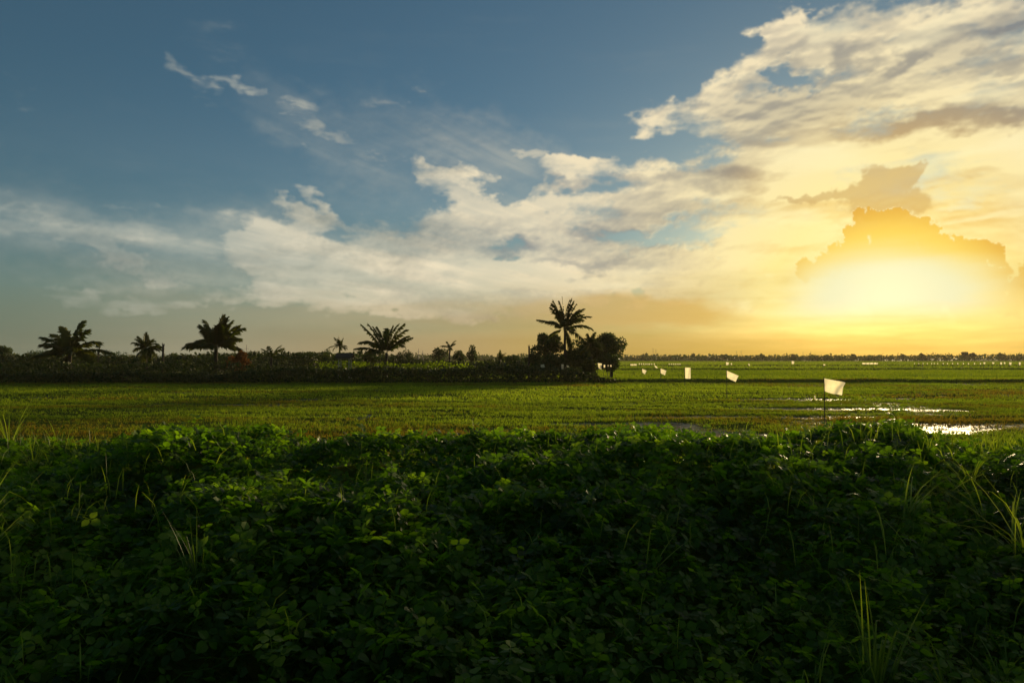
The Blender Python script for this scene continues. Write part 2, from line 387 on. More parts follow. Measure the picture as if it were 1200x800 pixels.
# ================================================================== the lie of the land
# the bank the photographer stands on: height of its vines, by the row their far edge reaches in each direction
EDGE_PX = [-400, 0, 60, 110, 160, 205, 250, 330, 350, 430, 520, 600, 650, 700, 760, 800, 840, 900, 950, 985, 1020, 1062, 1085, 1130, 1200, 1600]
EDGE_PY = [515, 512, 516, 518, 516, 505, 502, 504, 510, 506, 503, 501, 503, 499, 499, 504, 508, 506, 500, 496, 493, 495, 510, 516, 512, 508]
ED = 8.8
def bank_edge(x, y):
    px = 600 + 800 * x / np.maximum(y, 1.0)
    py = np.interp(px, EDGE_PX, EDGE_PY)
    return EYE - (py - 419) / 800 * ED
def vine_top(x, y):
    """top of the vine cover"""
    x = np.asarray(x, float); y = np.asarray(y, float)
    ze = bank_edge(x, np.maximum(y, 2.0))
    t = np.clip((y - 1.0) / (ED - 1.0), 0, 1)
    z = ze + np.interp(y, [-9, 1, 2.2, 3.4, 4.5, 5.6, 6.5, 7.4, 8.3], [-.95, -1.0, -.88, -.62, -.36, -.17, -.07, -.03, -.01]) - .04
    m = (vnoise(x, y, .55, 5, 2) - .5) * .62 * np.clip(1.25 - abs(y - ED) / 8, .55, 1) * np.where(y > 7.2, np.clip((8.6 - y) / 1.4, .35, 1), 1)
    m = m + (vnoise(x, y, 1.9, 6, 2) - .5) * .20
    z = z + m - .0
    drop = np.clip((y - ED - .2) / 1.9, 0, 1)
    drop = drop * drop * (3 - 2 * drop)
    return z * (1 - drop) + (-.1) * drop
BUNDS = [(72.0, .34, 1.1), (139.0, .42, 1.8), (205.0, .40, 2.2)]     # distance, height, half width
def bund_y(i, x):
    return BUNDS[i][0] + (vnoise(x, x * 0 + i * 7, .02, 8, 2) - .5) * (2.5 + i * 3)
PUDDLES = [(5.6, 25.6, 1.6, 2.1), (6.6, 23.0, 3.2, 1.0), (3.4, 26.3, 1.9, .7), (15.6, 25.2, 4.4, 2.2), (14.2, 29.6, 2.6, .8), (7.4, 29.5, 3.6, .7), (15.0, 34.0, 4.0, .9), (16.5, 42.0, 5.0, 1.0), (2.0, 22.2, 2.0, .7), (11, 21.5, 2.5, .7)]
def field_z(x, y):
    """paddy: almost flat, with ruts, humps and hollows that hold water (water stands at z = 0)"""
    x = np.asarray(x, float); y = np.asarray(y, float)
    z = .065 + (vnoise(x, y, .16, 1, 3) - .5) * .06 + (vnoise(x * .6, y * 2.2, .55, 2, 3) - .5) * .07 + (vnoise(x, y, 2.4, 3, 2) - .5) * .03
    hollow = 0
    for (px_, py_, rx, ry) in PUDDLES:
        q = ((x - px_) / rx) ** 2 + ((y - py_) / ry) ** 2
        hollow = np.maximum(hollow, np.exp(-q * 1.1))
    z = z - hollow * .080 + hollow * (vnoise(x * .6, y * 1.8, 1.7, 16, 3) - .5) * .10
    # an old cart rut running away to the left
    rx_ = -6.0 + (y - 22) * -.10 + .5 * np.sin(y * .25)
    rut = np.exp(-((x - rx_) / .3) ** 2) * (y > 14) * (y < 45)
    z = z - rut * .02
    far = np.clip((y - 50) / 15, 0, 1)
    z = z * (1 - far) + .05 * far
    for i, (d, h, w) in enumerate(BUNDS):
        z = z + h * np.exp(-((y - bund_y(i, x)) / w) ** 4) * (.85 + .3 * vnoise(x, y, .3, 12, 2))
    return z
def ground_z(x, y):
    x = np.asarray(x, float); y = np.asarray(y, float)
    f = field_z(x, y)
    b = vine_top(x, np.maximum(y, -6)) - .34
    behind = np.clip((-y) / 6, 0, 1)
    b = b * (1 - behind) + .8 * behind
    w = np.clip((y - 8.2) / 3.0, 0, 1); w = w * w * (3 - 2 * w)
    return np.where(y < 8.2, b, np.maximum(b * (1 - w) + f * w, f * w + b * (1 - w)))

# ================================================================== ground materials
def ground_mat():
    m, nt = mat('soil_and_stubble')
    g = nt.node('ShaderNodeNewGeometry'); pos = E(nt, g.outputs['Position'])
    x, y, z = nt.sep(pos)
    a = nt.noise(pos, .09, 4.0, .6); b = nt.noise(nt.comb(x * .5, y * 1.6, z), 1.1, 5.0, .6); c = nt.noise(pos, 9.0, 4.0, .65)
    mud = nt.ramp(nt.math('MULTIPLY_ADD', c - .5, .7, b, clamp=True), [(.25, (.045, .034, .012)), (.5, (.075, .058, .018)), (.8, (.12, .095, .034))])
    grn = nt.ramp(nt.math('MULTIPLY_ADD', c - .5, .5, a, clamp=True), [(.25, (.050, .062, .012)), (.5, (.075, .100, .014)), (.75, (.12, .135, .022))])
    f = nt.ss(b + (z - .05) * 4.0, .26, .46)
    farf = nt.ss(y, 60.0, 74.0)
    col = nt.mixc(nt.math('MAXIMUM', f * .9, farf), mud, grn)
    wet = nt.ss(z, .055, .012)
    rough = nt.ss(wet, 0.0, 1.0, .85, .36)
    p = principled(nt, nt.mixc(wet * .5, col, (.035, .028, .012)), rough, wet * .06, bump(nt, c + b * 2.0, .7, .04))
    return out(m, nt, p.outputs[0])
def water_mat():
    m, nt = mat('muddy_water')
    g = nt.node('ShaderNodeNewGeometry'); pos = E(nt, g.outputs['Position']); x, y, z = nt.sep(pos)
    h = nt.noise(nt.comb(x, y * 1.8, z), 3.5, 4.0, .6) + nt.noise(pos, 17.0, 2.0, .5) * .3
    p = principled(nt, (.06, .042, .014), .60, .03, bump(nt, h, .8, .05)); p.inputs['Specular Tint'].default_value = (1, .76, .42, 1)  # golden specular tint puts the low sun's glow into the reflection colour
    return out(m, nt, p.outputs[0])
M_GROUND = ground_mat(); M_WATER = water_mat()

# ---- ground: one sheet, finest where the paddy is seen closest
def make_ground():
    rr = np.concatenate([[0.0], np.linspace(.6, 12, 60), 12 * (46 / 12) ** (np.arange(1, 231) / 230), 46 * (260 / 46) ** (np.arange(1, 141) / 140), 260 * (9000 / 260) ** (np.arange(1, 31) / 30)])
    th = np.concatenate([np.linspace(-46, 46, 420), np.linspace(46, 314, 62)[1:-1]])
    th = np.radians(th)
    Rg, Tg = np.meshgrid(rr, th, indexing='ij')
    X = Rg * np.sin(Tg); Y = Rg * np.cos(Tg)
    Z = ground_z(X, Y)
    nr, nt_ = Rg.shape
    i = np.arange(nr - 1)[:, None] * nt_; j = np.arange(nt_)[None, :]; j1 = (j + 1) % nt_
    f = np.stack([i + j, i + j1, i + nt_ + j1, i + nt_ + j], -1).reshape(-1, 4)[:, ::-1]
    me = new_mesh('ground', np.stack([X, Y, Z], -1).reshape(-1, 3), f, M_GROUND, smooth=True)
    return tag(link('ground', me), kind='structure')
make_ground()
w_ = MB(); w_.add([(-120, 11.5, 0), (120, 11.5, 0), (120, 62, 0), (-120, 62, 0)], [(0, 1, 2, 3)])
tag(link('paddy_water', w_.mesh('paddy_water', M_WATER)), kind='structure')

# ================================================================== grass of the paddy
def blades(X, Y, Z, H, W, lean, rng_, segs=1):
    """one blade per root; segs=1 -> a single triangle, 2 -> bent blade of three triangles"""
    N = len(X); a = rng_.uniform(0, 2 * np.pi, N); la = rng_.uniform(0, 2 * np.pi, N); L = lean * rng_.uniform(.2, 1, N)
    ca, sa = np.cos(a) * W / 2, np.sin(a) * W / 2
    r = np.stack([X, Y, Z], -1)
    side = np.stack([ca, sa, np.zeros(N)], -1)
    tip = r + np.stack([np.cos(la) * L * H, np.sin(la) * L * H, H * np.sqrt(np.maximum(1 - (L * .8) ** 2, .1))], -1)
    if segs == 1:
        v = np.stack([r - side, r + side, tip], 1).reshape(-1, 3)
        return v, np.arange(N * 3).reshape(N, 3)
    mid = r + (tip - r) * .5 + np.stack([-np.cos(la) * L * H * .14, -np.sin(la) * L * H * .14, H * .10], -1)
    v = np.stack([r - side * .8, r + side * .8, mid - side, mid + side, tip], 1).reshape(-1, 3)
    b = np.arange(N)[:, None] * 5
    f = np.concatenate([b + [0, 1, 3], b + [0, 3, 2], b + [2, 3, 4]])
    return v, f
M_GRASS = leafy('paddy_grass', [(.13, .090, .022), (.105, .130, .020), (.115, .175, .020), (.19, .24, .03)], .7, .05, .62, (1.9, 1.9, .5), .25)
M_RICE = leafy('young_rice', [(.075, .120, .014), (.10, .155, .016), (.15, .20, .02)], .7, .04, .6, (1.9, 1.8, .4), .06)
def paddy(name, y0, y1, count, h, w, lean, segs, seed, m, thin=True, margin=1.38, xr=None):
    g = np.random.default_rng(seed)
    y = np.sqrt(g.uniform(y0 ** 2, y1 ** 2, count)); x = g.uniform(-1, 1, count) * (.75 * margin * y + 3)
    if xr is not None: k_ = (x > xr[0] * y) & (x < xr[1] * y); x, y = x[k_], y[k_]
    z = ground_z(x, y)
    if thin:
        p = np.clip((z - .012) / .045, .12, 1) * np.clip((vnoise(x * .5, y * 1.6, .5, 4, 3) - .30) * 5.5, .18, 1)
        k_ = g.random(len(x)) < p; x, y, z = x[k_], y[k_], z[k_]
    # tillers stand in small tufts
    N = len(x); nb = 4
    X = np.repeat(x, nb) + g.normal(0, w * 1.6, N * nb); Y = np.repeat(y, nb) + g.normal(0, w * 1.6, N * nb); Z = np.repeat(z, nb) - .01
    Hh = np.repeat(h * g.uniform(.5, 1.25, N) * (.6 + .8 * vnoise(x, y, .3, 14, 2)), nb) * g.uniform(.6, 1.1, N * nb)
    v, f = blades(X, Y, Z, Hh, w * g.uniform(.6, 1.2, N * nb), lean, g, segs)
    tone = np.clip(np.repeat(g.normal(.5, .16, N) + (vnoise(x * .35, y * 1.4, .16, 15, 4, .65) - .5) * 2.1, nb), 0, 1)
    tone = np.tile(tone, 3) if segs == 2 else tone
    return tag(link(name, new_mesh(name, v, f, m, tone)), kind='stuff')
paddy('paddy_grass', 11.5, 22, 34000, .11, .018, .8, 2, 101, M_GRASS)
paddy('paddy_grass', 22, 40, 92000, .12, .034, .8, 1, 102, M_GRASS)
paddy('paddy_grass', 40, 71, 70000, .15, .075, .7, 1, 103, M_GRASS)
paddy('young_rice', 73.5, 138, 52000, .34, .12, .4, 1, 104, M_RICE, False, xr=(-.15, 1))
paddy('far_rice', 141, 480, 60000, .45, .50, .3, 1, 105, M_RICE, False, xr=(-.3, 1))
# ================================================================== the vine bank in front
M_VINE = leafy('vine_leaf', [(.022, .050, .006), (.048, .096, .008), (.082, .148, .012), (.16, .22, .02)], .44, .16, .54, (1.8, 2.1, .35), .9)
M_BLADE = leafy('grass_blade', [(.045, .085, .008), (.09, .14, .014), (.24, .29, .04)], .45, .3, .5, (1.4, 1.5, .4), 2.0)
M_DRY = leafy('dry_stem', [(.12, .10, .05), (.22, .18, .09)], .6, .3, .3, (1.2, 1.0, .6), 2.0)
LEAFLET = np.array([(0, 0, 0), (0, .5, -.02), (0, 1.0, -.10), (-.36, .22, .05), (-.40, .58, .03), (.36, .22, .05), (.40, .58, .03)], float)
LEAFLET_F = np.array([(0, 1, 3), (3, 1, 4), (4, 1, 2), (0, 5, 1), (5, 6, 1), (6, 2, 1)])
def trifoliate():
    """one vine leaf of three leaflets on a short stalk, about 1 unit long"""
    v, f = [], []
    for i, (a, ox, oy, s) in enumerate(((0, 0, .16, .62), (95, -.05, .03, .52), (-95, .05, .03, .52))):
        ca, sa = math.cos(R(a)), math.sin(R(a))
        q = LEAFLET * s
        v.append(np.stack([q[:, 0] * ca - q[:, 1] * sa + ox, q[:, 0] * sa + q[:, 1] * ca + oy, q[:, 2]], -1)); f.append(LEAFLET_F + 7 * i)
    v.append(np.array([(-.012, -.55, -.22), (.012, -.55, -.22), (.012, .16, 0), (-.012, .16, 0)])); f.append(np.array([(21, 22, 23), (21, 23, 24)]))
    return np.concatenate(v), np.concatenate(f)
TRI_V, TRI_F = trifoliate()
def rotations(g, N, tilt, bias=(0, 0)):
    """random leaf frames: heading and a lean of up to tilt"""
    h = g.uniform(0, 2 * np.pi, N)
    nx = g.normal(0, tilt, N) + bias[0]; ny = g.normal(0, tilt, N) + bias[1]
    nrm = np.stack([nx, ny, np.ones(N)], -1); nrm /= np.linalg.norm(nrm, axis=1)[:, None]
    fwd = np.stack([np.cos(h), np.sin(h), np.zeros(N)], -1)
    fwd -= nrm * (fwd * nrm).sum(1)[:, None]; fwd /= np.linalg.norm(fwd, axis=1)[:, None]
    return np.stack([np.cross(fwd, nrm), fwd, nrm], 2)       # columns x, y, z
def vine_bed():
    g = np.random.default_rng(5)
    N = 64000
    y = 1.0 + 10.0 * g.random(N) ** .85; x = g.uniform(-1, 1, N) * (.94 * y + 2.0)
    thin = (y < 9.6) | (g.random(N) < .45); x, y = x[thin], y[thin]; N = len(x)
    # leaves crowd into clumps, with hollows between
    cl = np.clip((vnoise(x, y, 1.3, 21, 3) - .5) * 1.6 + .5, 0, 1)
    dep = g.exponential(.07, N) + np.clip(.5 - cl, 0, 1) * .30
    z = vine_top(x, y) - np.minimum(dep, .32) + g.random(N) ** 6 * .10
    R3 = rotations(g, N, .72, (.06, .04))
    s = .108 * g.uniform(.6, 1.25, N) * (.8 + .5 * vnoise(x, y, .8, 22, 2))
    P0 = np.stack([x, y, z], -1)
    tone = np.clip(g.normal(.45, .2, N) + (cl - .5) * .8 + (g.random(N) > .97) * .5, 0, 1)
    bed = thing('vine_bed', 'dense dark green creeper with three-part leaves covering the whole bank in front', 'vines', (0, 0, 0))
    # the 300 leaves that show largest are leaves of their own
    d = np.sqrt(x ** 2 + y ** 2 + (EYE - z) ** 2)
    inview = (np.abs(x / y) < .76) & ((EYE - z) / y < .50) & (dep < .10)
    score = np.where(inview, s / d * (1 + .3 * g.random(N)), -1)
    big = np.argsort(-score)[:300]
    small = np.ones(N, bool); small[big] = False
    v = (np.einsum('nij,kj->nki', R3[small], TRI_V) * s[small][:, None, None] + P0[small][:, None, :]).reshape(-1, 3)
    f = (np.arange(small.sum())[:, None, None] * len(TRI_V) + TRI_F[None]).reshape(-1, 3)
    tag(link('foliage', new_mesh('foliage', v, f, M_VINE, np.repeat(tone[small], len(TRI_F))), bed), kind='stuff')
    protos = [new_mesh('leaf', TRI_V * np.array([1, 1, 1 + .4 * i]), TRI_F, M_VINE, np.full(len(TRI_F), .25 + .12 * i)) for i in range(5)]
    for q in big:
        o = link('leaf', protos[int(g.integers(5))], bed)
        M4 = Matrix([list(R3[q][i] * s[q]) + [P0[q][i]] for i in range(3)] + [[0, 0, 0, 1]])
        o.matrix_world = M4
    # runners
    mb = MB()
    for _ in range(260):
        yy = 1.6 + 8 * random.random(); xx = random.uniform(-1, 1) * (.8 * yy + 1); h = random.uniform(0, 6.28); pts = []
        for t in range(6):
            pts.append((xx, yy, float(vine_top(xx, yy)) - .05 + random.uniform(-.02, .07)))
            h += random.uniform(-.6, .6); xx += math.cos(h) * .13; yy += math.sin(h) * .13
        mb.tube(pts, .0035, 4, .3, False)
    tag(link('runner', mb.mesh('runner', M_VINE), bed), kind='stuff')
random.seed(4)
vine_bed()

# creeper shoots that stand up above the rest, each with its stem and leaves
LEAF_ME = [new_mesh('leaf', TRI_V, TRI_F, M_VINE, np.full(len(TRI_F), t)) for t in (.55, .75, .95)]
def shoot(px, y, label, nleaf=7, height=.20, size=.12, spread=.22, seed=0):
    r_ = random.Random(seed); x = (px - 600) / 800 * y; z0 = float(vine_top(x, y))
    t = thing('creeper_shoot', label, 'creeper', (x, y, z0 - .08), 'creeper shoots standing above the vine bank')
    h = r_.uniform(0, 6.28); pts = []; p = Vector((0, 0, 0))
    for i in range(7):
        pts.append(p.copy()); h += r_.uniform(-.4, .4)
        p += Vector((math.cos(h) * spread / 6, math.sin(h) * spread / 6, (height + .08) / 6 * (1.3 - i * .1)))
    mb = MB(); mb.tube(pts, [.005 - .0005 * i for i in range(7)], 5, .4); link('stem', mb.mesh('stem', M_VINE), t)
    for i in range(nleaf):
        k_ = 1 + (i / nleaf) * 5.6; a = pts[int(k_)]; a = a.lerp(pts[min(int(k_) + 1, 6)], k_ % 1)
        o = link('leaf', r_.choice(LEAF_ME), t, a)
        hh = r_.uniform(0, 6.28)
        o.rotation_euler = (r_.uniform(-.5, .35), r_.uniform(-.4, .4), hh)
        s = size * r_.uniform(.75, 1.2) * (1 - i / nleaf * .35)
        o.location = a + Vector((-math.sin(hh), math.cos(hh), .1)) * s * .5
        o.scale = (s, s, s)
for i, a in enumerate([
    (922, 6.2, 'bright yellow-green shoot with broad leaves in the lit patch below the nearest white flag', 10, .16, .17),
    (680, 8.0, 'pale green shoot on the crest of the bank left of the wet mud', 9, .20, .13),
    (575, 8.3, 'light green shoot on the crest of the bank below the tall coconut palm', 9, .16, .13),
    (590, 6.9, 'lit shoot on the second ridge of vines above the single pale grass blade', 9, .14, .13),
    (760, 7.1, 'sunlit shoot on the bright ridge right of the middle of the bank', 10, .16, .13),
    (870, 6.9, 'leafy shoot at the left end of the sunlit leaf patch in front of the flags', 9, .15, .14),
    (1030, 8.4, 'tall dark shoot on the highest hump of the crest, right of the nearest flag', 12, .26, .12),
    (1060, 8.5, 'dark shoot leaning over the golden water at the right of the hump', 9, .22, .11),
    (1095, 6.2, 'pale lit shoot among the long grass stems at the right', 10, .16, .14),
    (985, 5.4, 'low shoot with a row of small bright leaves under the crossed grass stems', 9, .12, .13),
    (330, 8.4, 'light shoot rising from the crest below the young coconut palm', 9, .18, .12),
    (215, 8.5, 'shoot on the left hump of the crest', 9, .18, .12),
    (300, 5.6, 'dim yellow-green shoot on the shaded slope at the left', 9, .14, .14),
    (350, 3.6, 'large dim leafy shoot in the shade low on the left half of the bank', 9, .14, .14),
    (560, 3.4, 'dim shoot with drooping leaves low in the middle of the bank', 10, .16, .14),
    (470, 7.8, 'shoot with glinting leaves on the crest left of the middle', 9, .15, .12),
    (1175, 6.9, 'shoot with glossy leaves at the right edge of the bank', 9, .18, .13),
    (805, 8.2, 'yellow-green shoot on the crest below the wet gully', 9, .14, .13)]):
    shoot(a[0], a[1], a[2], a[3], a[4], a[5], seed=40 + i)

# grass among the vines: every blade its own piece
def blade_mesh(L, W, bend, kink=None, tone=.5, n_=7, droop=1.0, seed=0):
    """a long arching blade along +y/+z with a folded midrib; kink = share of its length where it breaks over"""
    v, f = [], []; y = z = 0.0; a = math.pi / 2 - .05
    for i in range(n_):
        t = i / (n_ - 1); w = W * (math.sin(math.pi * min(1, t * .8 + .18)) ** .6) * (1 - t ** 3) * .5 + 1e-4
        v += [(-w, y, z + w * .5), (0, y, z), (w, y, z + w * .5)]
        if i < n_ - 1:
            a -= bend / (n_ - 1) * (.5 + t * droop)
            if kink and abs(t - kink) < .5 / (n_ - 1): a -= 1.3
            y += math.cos(a) * L / (n_ - 1); z += math.sin(a) * L / (n_ - 1)
    for i in range(n_ - 1):
        b = i * 3; f += [(b, b + 1, b + 4, b + 3), (b + 1, b + 2, b + 5, b + 4)]
    return new_mesh('blade', v, np.array(f), M_BLADE, np.full(len(f), tone))
def row_y(px, row):
    ys = np.linspace(9.0, 1.5, 400); x = (px - 600) / 800 * ys
    rows = 419 + (EYE - vine_top(x, ys)) * 800 / ys
    i = int(np.argmax(rows >= row)); return float(ys[i]) if rows[i] >= row else 1.5
def tuft(px, row, label, nb, L, W=.009, bend=1.2, lean=.35, head=None, seed=0, group='grass tufts among the vines', sink=.12, tone=.5, ang=1.0):
    y = row_y(px, row); r_ = random.Random(seed); x = (px - 600) / 800 * y
    t = thing('grass_tuft', label, 'grass', (x, y, float(vine_top(x, y)) - sink), group)
    for i in range(nb):
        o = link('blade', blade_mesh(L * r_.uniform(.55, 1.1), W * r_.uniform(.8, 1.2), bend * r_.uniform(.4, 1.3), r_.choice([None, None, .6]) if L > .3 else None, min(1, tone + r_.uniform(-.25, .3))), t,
                 (r_.uniform(-.03, .03), r_.uniform(-.03, .03), 0))
        hd = (head if head is not None else 0) + (r_.uniform(-math.pi, math.pi) if head is None else r_.uniform(-ang, ang))
        o.rotation_euler = (-r_.uniform(0, lean), 0, hd)
    return t
T_ = tuft
T_(1022, 800, 'tall clump of upright grass with one bent stem at the bottom right of the bank', 30, .62, .011, .5, .22, seed=1, tone=.55)
T_(1012, 775, 'one long bright stem rising out of the tall upright clump', 2, .74, .010, .35, .25, head=2.6, seed=101, tone=1, ang=.1)
T_(1110, 805, 'thin arching grass at the bottom right corner, right of the tall upright clump', 16, .58, .007, 1.7, .5, seed=2)
T_(1170, 795, 'loose arching grass in the very corner at the bottom right', 12, .60, .007, 1.8, .6, seed=102)
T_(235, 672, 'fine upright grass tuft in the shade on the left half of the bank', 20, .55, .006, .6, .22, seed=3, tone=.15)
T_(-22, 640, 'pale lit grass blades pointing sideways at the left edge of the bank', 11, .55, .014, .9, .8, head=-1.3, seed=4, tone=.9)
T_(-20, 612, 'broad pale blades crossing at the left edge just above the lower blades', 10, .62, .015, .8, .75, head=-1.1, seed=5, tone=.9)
T_(12, 520, 'high soft grass standing over the paddy at the left end of the crest', 26, .85, .012, .9, .4, seed=6, tone=.7)
T_(70, 522, 'leaning grass right of the high grass at the left end of the crest', 20, .60, .012, .9, .6, seed=7, tone=.65)
T_(45, 545, 'grass in front of the high grass at the left end of the crest', 18, .60, .010, 1.0, .5, seed=8, tone=.5)
T_(-5, 560, 'broad-bladed grass at the left edge under the high grass', 14, .60, .012, 1.0, .6, seed=108, tone=.6)
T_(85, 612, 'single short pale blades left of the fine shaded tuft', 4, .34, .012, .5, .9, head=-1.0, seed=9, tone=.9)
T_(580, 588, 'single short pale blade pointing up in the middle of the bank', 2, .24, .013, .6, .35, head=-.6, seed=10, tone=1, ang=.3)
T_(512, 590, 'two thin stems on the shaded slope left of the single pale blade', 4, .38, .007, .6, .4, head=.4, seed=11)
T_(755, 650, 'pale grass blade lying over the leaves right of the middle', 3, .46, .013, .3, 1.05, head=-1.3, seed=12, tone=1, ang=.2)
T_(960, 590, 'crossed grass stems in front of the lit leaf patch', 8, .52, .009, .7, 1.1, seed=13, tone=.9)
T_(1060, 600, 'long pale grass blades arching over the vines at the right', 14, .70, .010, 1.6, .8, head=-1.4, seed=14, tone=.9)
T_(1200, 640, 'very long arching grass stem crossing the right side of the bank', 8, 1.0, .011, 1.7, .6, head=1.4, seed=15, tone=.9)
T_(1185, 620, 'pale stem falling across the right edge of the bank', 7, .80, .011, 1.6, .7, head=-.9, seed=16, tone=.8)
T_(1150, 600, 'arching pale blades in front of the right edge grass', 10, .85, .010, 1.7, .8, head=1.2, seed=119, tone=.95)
T_(1070, 650, 'dim arching blades left of the long stem at the right', 9, .6, .009, 1.7, .8, head=1.3, seed=120, tone=.6)
T_(1112, 520, 'thin upright grass on the crest in front of the golden water', 16, .44, .007, .5, .3, seed=17, tone=.7)
T_(1165, 522, 'loose grass on the crest at the right edge', 20, .48, .008, .8, .4, seed=18, tone=.7)
T_(1135, 560, 'soft pale grass below the loose grass at the right edge', 18, .5, .009, 1.1, .5, seed=118, tone=.8)
T_(500, 508, 'low glinting grass on the crest left of the tall coconut palm', 8, .2, .006, .8, .4, seed=19, tone=.6)
T_(288, 508, 'thin stalk and short grass on the crest at the left', 6, .30, .007, .5, .3, seed=20, tone=.6)
T_(955, 505, 'dry yellow-green grass around the foot of the nearest flag pole', 22, .30, .006, .8, .5, seed=21, tone=.95)
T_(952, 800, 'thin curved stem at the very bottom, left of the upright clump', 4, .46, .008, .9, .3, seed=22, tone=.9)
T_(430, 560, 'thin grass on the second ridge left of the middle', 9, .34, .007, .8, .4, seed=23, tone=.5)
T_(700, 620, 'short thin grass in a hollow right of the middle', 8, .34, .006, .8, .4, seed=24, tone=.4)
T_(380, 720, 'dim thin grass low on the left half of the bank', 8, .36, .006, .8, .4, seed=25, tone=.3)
# fine grass through the whole vine cover, thickest along its far edge
def wild_grass():
    g = np.random.default_rng(77)
    N = 9000; y = g.uniform(3.4, 10.4, N); x = g.uniform(-1, 1, N) * (.85 * y + 1)
    px = 600 + 800 * x / y
    w = np.interp(px, [-100, 100, 170, 300, 700, 900, 1100, 1300], [1, .8, .3, .15, .12, .3, .7, .8]) * np.where(y > 7.6, 1, .42)
    k_ = g.random(N) < w; x, y = x[k_], y[k_]; N = len(x)
    v, f = blades(x, y, vine_top(x, y) - .05, .20 * g.uniform(.5, 1.5, N), .007 * np.ones(N), .8, g, 2)
    tag(link('wild_grass', new_mesh('wild_grass', v, f, M_BLADE, np.tile(g.uniform(.2, 1, N), 3))), kind='stuff')
wild_grass()

# ================================================================== trees
M_TREE = leafy('tree_leaf', [(.022, .040, .010), (.040, .065, .012), (.065, .090, .016)], .55, .3, .3, (1.4, 1.5, .4), .4)
M_PALM = leafy('palm_leaf', [(.028, .046, .008), (.048, .066, .010), (.085, .095, .016)], .6, .12, .35, (1.5, 1.4, .35), .7)
M_HEDGE = leafy('hedge_leaf', [(.018, .030, .008), (.030, .048, .010), (.055, .075, .014)], .6, .25, .3, (1.4, 1.4, .4), .15)
M_FLARE_BROWN = leafy('flare_tinted_leaf', [(.09, .040, .012), (.14, .062, .018), (.17, .095, .03)], .6, .1, .4, (1.6, 1.2, .5), .5)  # reddish brown paints an orange lens flare into the bush's leaf colour
def bark_mat():
    m, nt = mat('bark'); tcn = nt.node('ShaderNodeTexCoord'); pos = E(nt, tcn.outputs['Object'])
    c = nt.noise(nt.vec('MULTIPLY', pos, (6, 6, 1.5)), 2.0, 5.0, .6)
    return out(m, nt, principled(nt, nt.ramp(c, [(.3, (.030, .024, .016)), (.7, (.075, .060, .042))]), .85, .2, bump(nt, c, .7, .03)).outputs[0])
M_BARK = bark_mat()
def cards(g, P0, size, m, name, tone, parent, flat=.0):
    """leaf clumps as small bent pairs of triangles"""
    N = len(P0); R3 = rotations(g, N, 1.6)
    q = np.array([(-.5, 0, 0), (.0, -.30, .06), (.5, 0, 0), (0, .34, -.06)])
    s = size * g.uniform(.5, 1.3, N)
    v = (np.einsum('nij,kj->nki', R3, q) * s[:, None, None] + P0[:, None, :]).reshape(-1, 3)
    f = np.arange(N * 4).reshape(N, 4)
    f = np.concatenate([f[:, [0, 1, 3]], f[:, [1, 2, 3]]])
    return link(name, new_mesh(name, v, f, m, np.tile(tone, 2)), parent)
def crown_points(g, n_, blobs_, hollow=.5):
    """points near the surfaces of several overlapping clumps: (x, y, z, rx, ry, rz)"""
    P0 = []
    vol = np.array([b[3] * b[5] for b in blobs_]); vol = vol / vol.sum()
    for b, w in zip(blobs_, vol):
        k_ = max(8, int(n_ * w)); d = g.normal(size=(k_, 3)); d /= np.linalg.norm(d, axis=1)[:, None]
        r_ = hollow + (1 - hollow) * g.random(k_) ** .6
        r_ *= .82 + .36 * g.random(k_) * (vnoise(d[:, 0] * 3 + b[0], d[:, 2] * 3 + b[2], 1.0, 61, 2) + .4)
        P0.append(np.array(b[:3]) + d * r_[:, None] * np.array(b[3:6]))
    return np.concatenate(P0)
def lumps(g, cx, cz, rx, rz, k_, ry=None):
    ry = ry or rx; L = [(cx, 0, cz, rx * .62, ry * .62, rz * .62)]
    for i in range(k_):
        a = g.uniform(0, 2 * np.pi); e = g.uniform(-.35, 1) * 1.3; r_ = g.uniform(.28, .46)
        L.append((cx + math.cos(a) * math.cos(e) * rx * .66, math.sin(a) * math.cos(e) * ry * .66, cz + math.sin(e) * rz * .64, rx * r_, ry * r_, rz * r_ * .9))
    return L
def broad_tree(name, label, px, d, top, bottom, halfw, cat='tree', n_=1700, leaf=.26, m=None, group=None, seed=0, trunk=True, k_=9, zbase=0.0):
    """crown between rows top and bottom of the photograph, halfw pixels to each side"""
    g = np.random.default_rng(seed); s = d / 800
    x = (px - 600) * s; zt = EYE + (419 - top) * s; zb = EYE + (419 - bottom) * s; rx = halfw * s
    t = thing(name, label, cat, (x, d, zbase), group)
    cz = (zt + zb) / 2 - zbase; rz = (zt - zb) / 2
    L = lumps(g, 0, cz, rx, rz, k_)
    P0 = crown_points(g, n_, L)
    P0 = P0[P0[:, 2] > -zbase + .02]
    tone = np.clip(g.normal(.5, .2, len(P0)) + (P0[:, 2] - cz) / rz * .1, 0, 1)
    cards(g, P0, leaf, m or M_TREE, 'crown', tone, t)
    if trunk:
        mb = MB(); r0 = max(.10, rx * .07); r_ = random.Random(seed)
        mb.tube([(0, 0, -.15), (r_.uniform(-.1, .1), 0, cz * .45), (r_.uniform(-.2, .2), r_.uniform(-.2, .2), cz)], [r0 * 1.3, r0, r0 * .55], 7)
        link('trunk', mb.mesh('trunk', M_BARK, True), t)
        for b in L[1:6]:
            lm = MB(); lm.tube([(0, 0, cz * .5), (b[0] * .5, b[1] * .5, (b[2] + cz * .5) * .5 + .1), tuple(b[:3])], [r0 * .6, r0 * .4, r0 * .18], 5)
            link('limb', lm.mesh('limb', M_BARK, True), t)
    return t
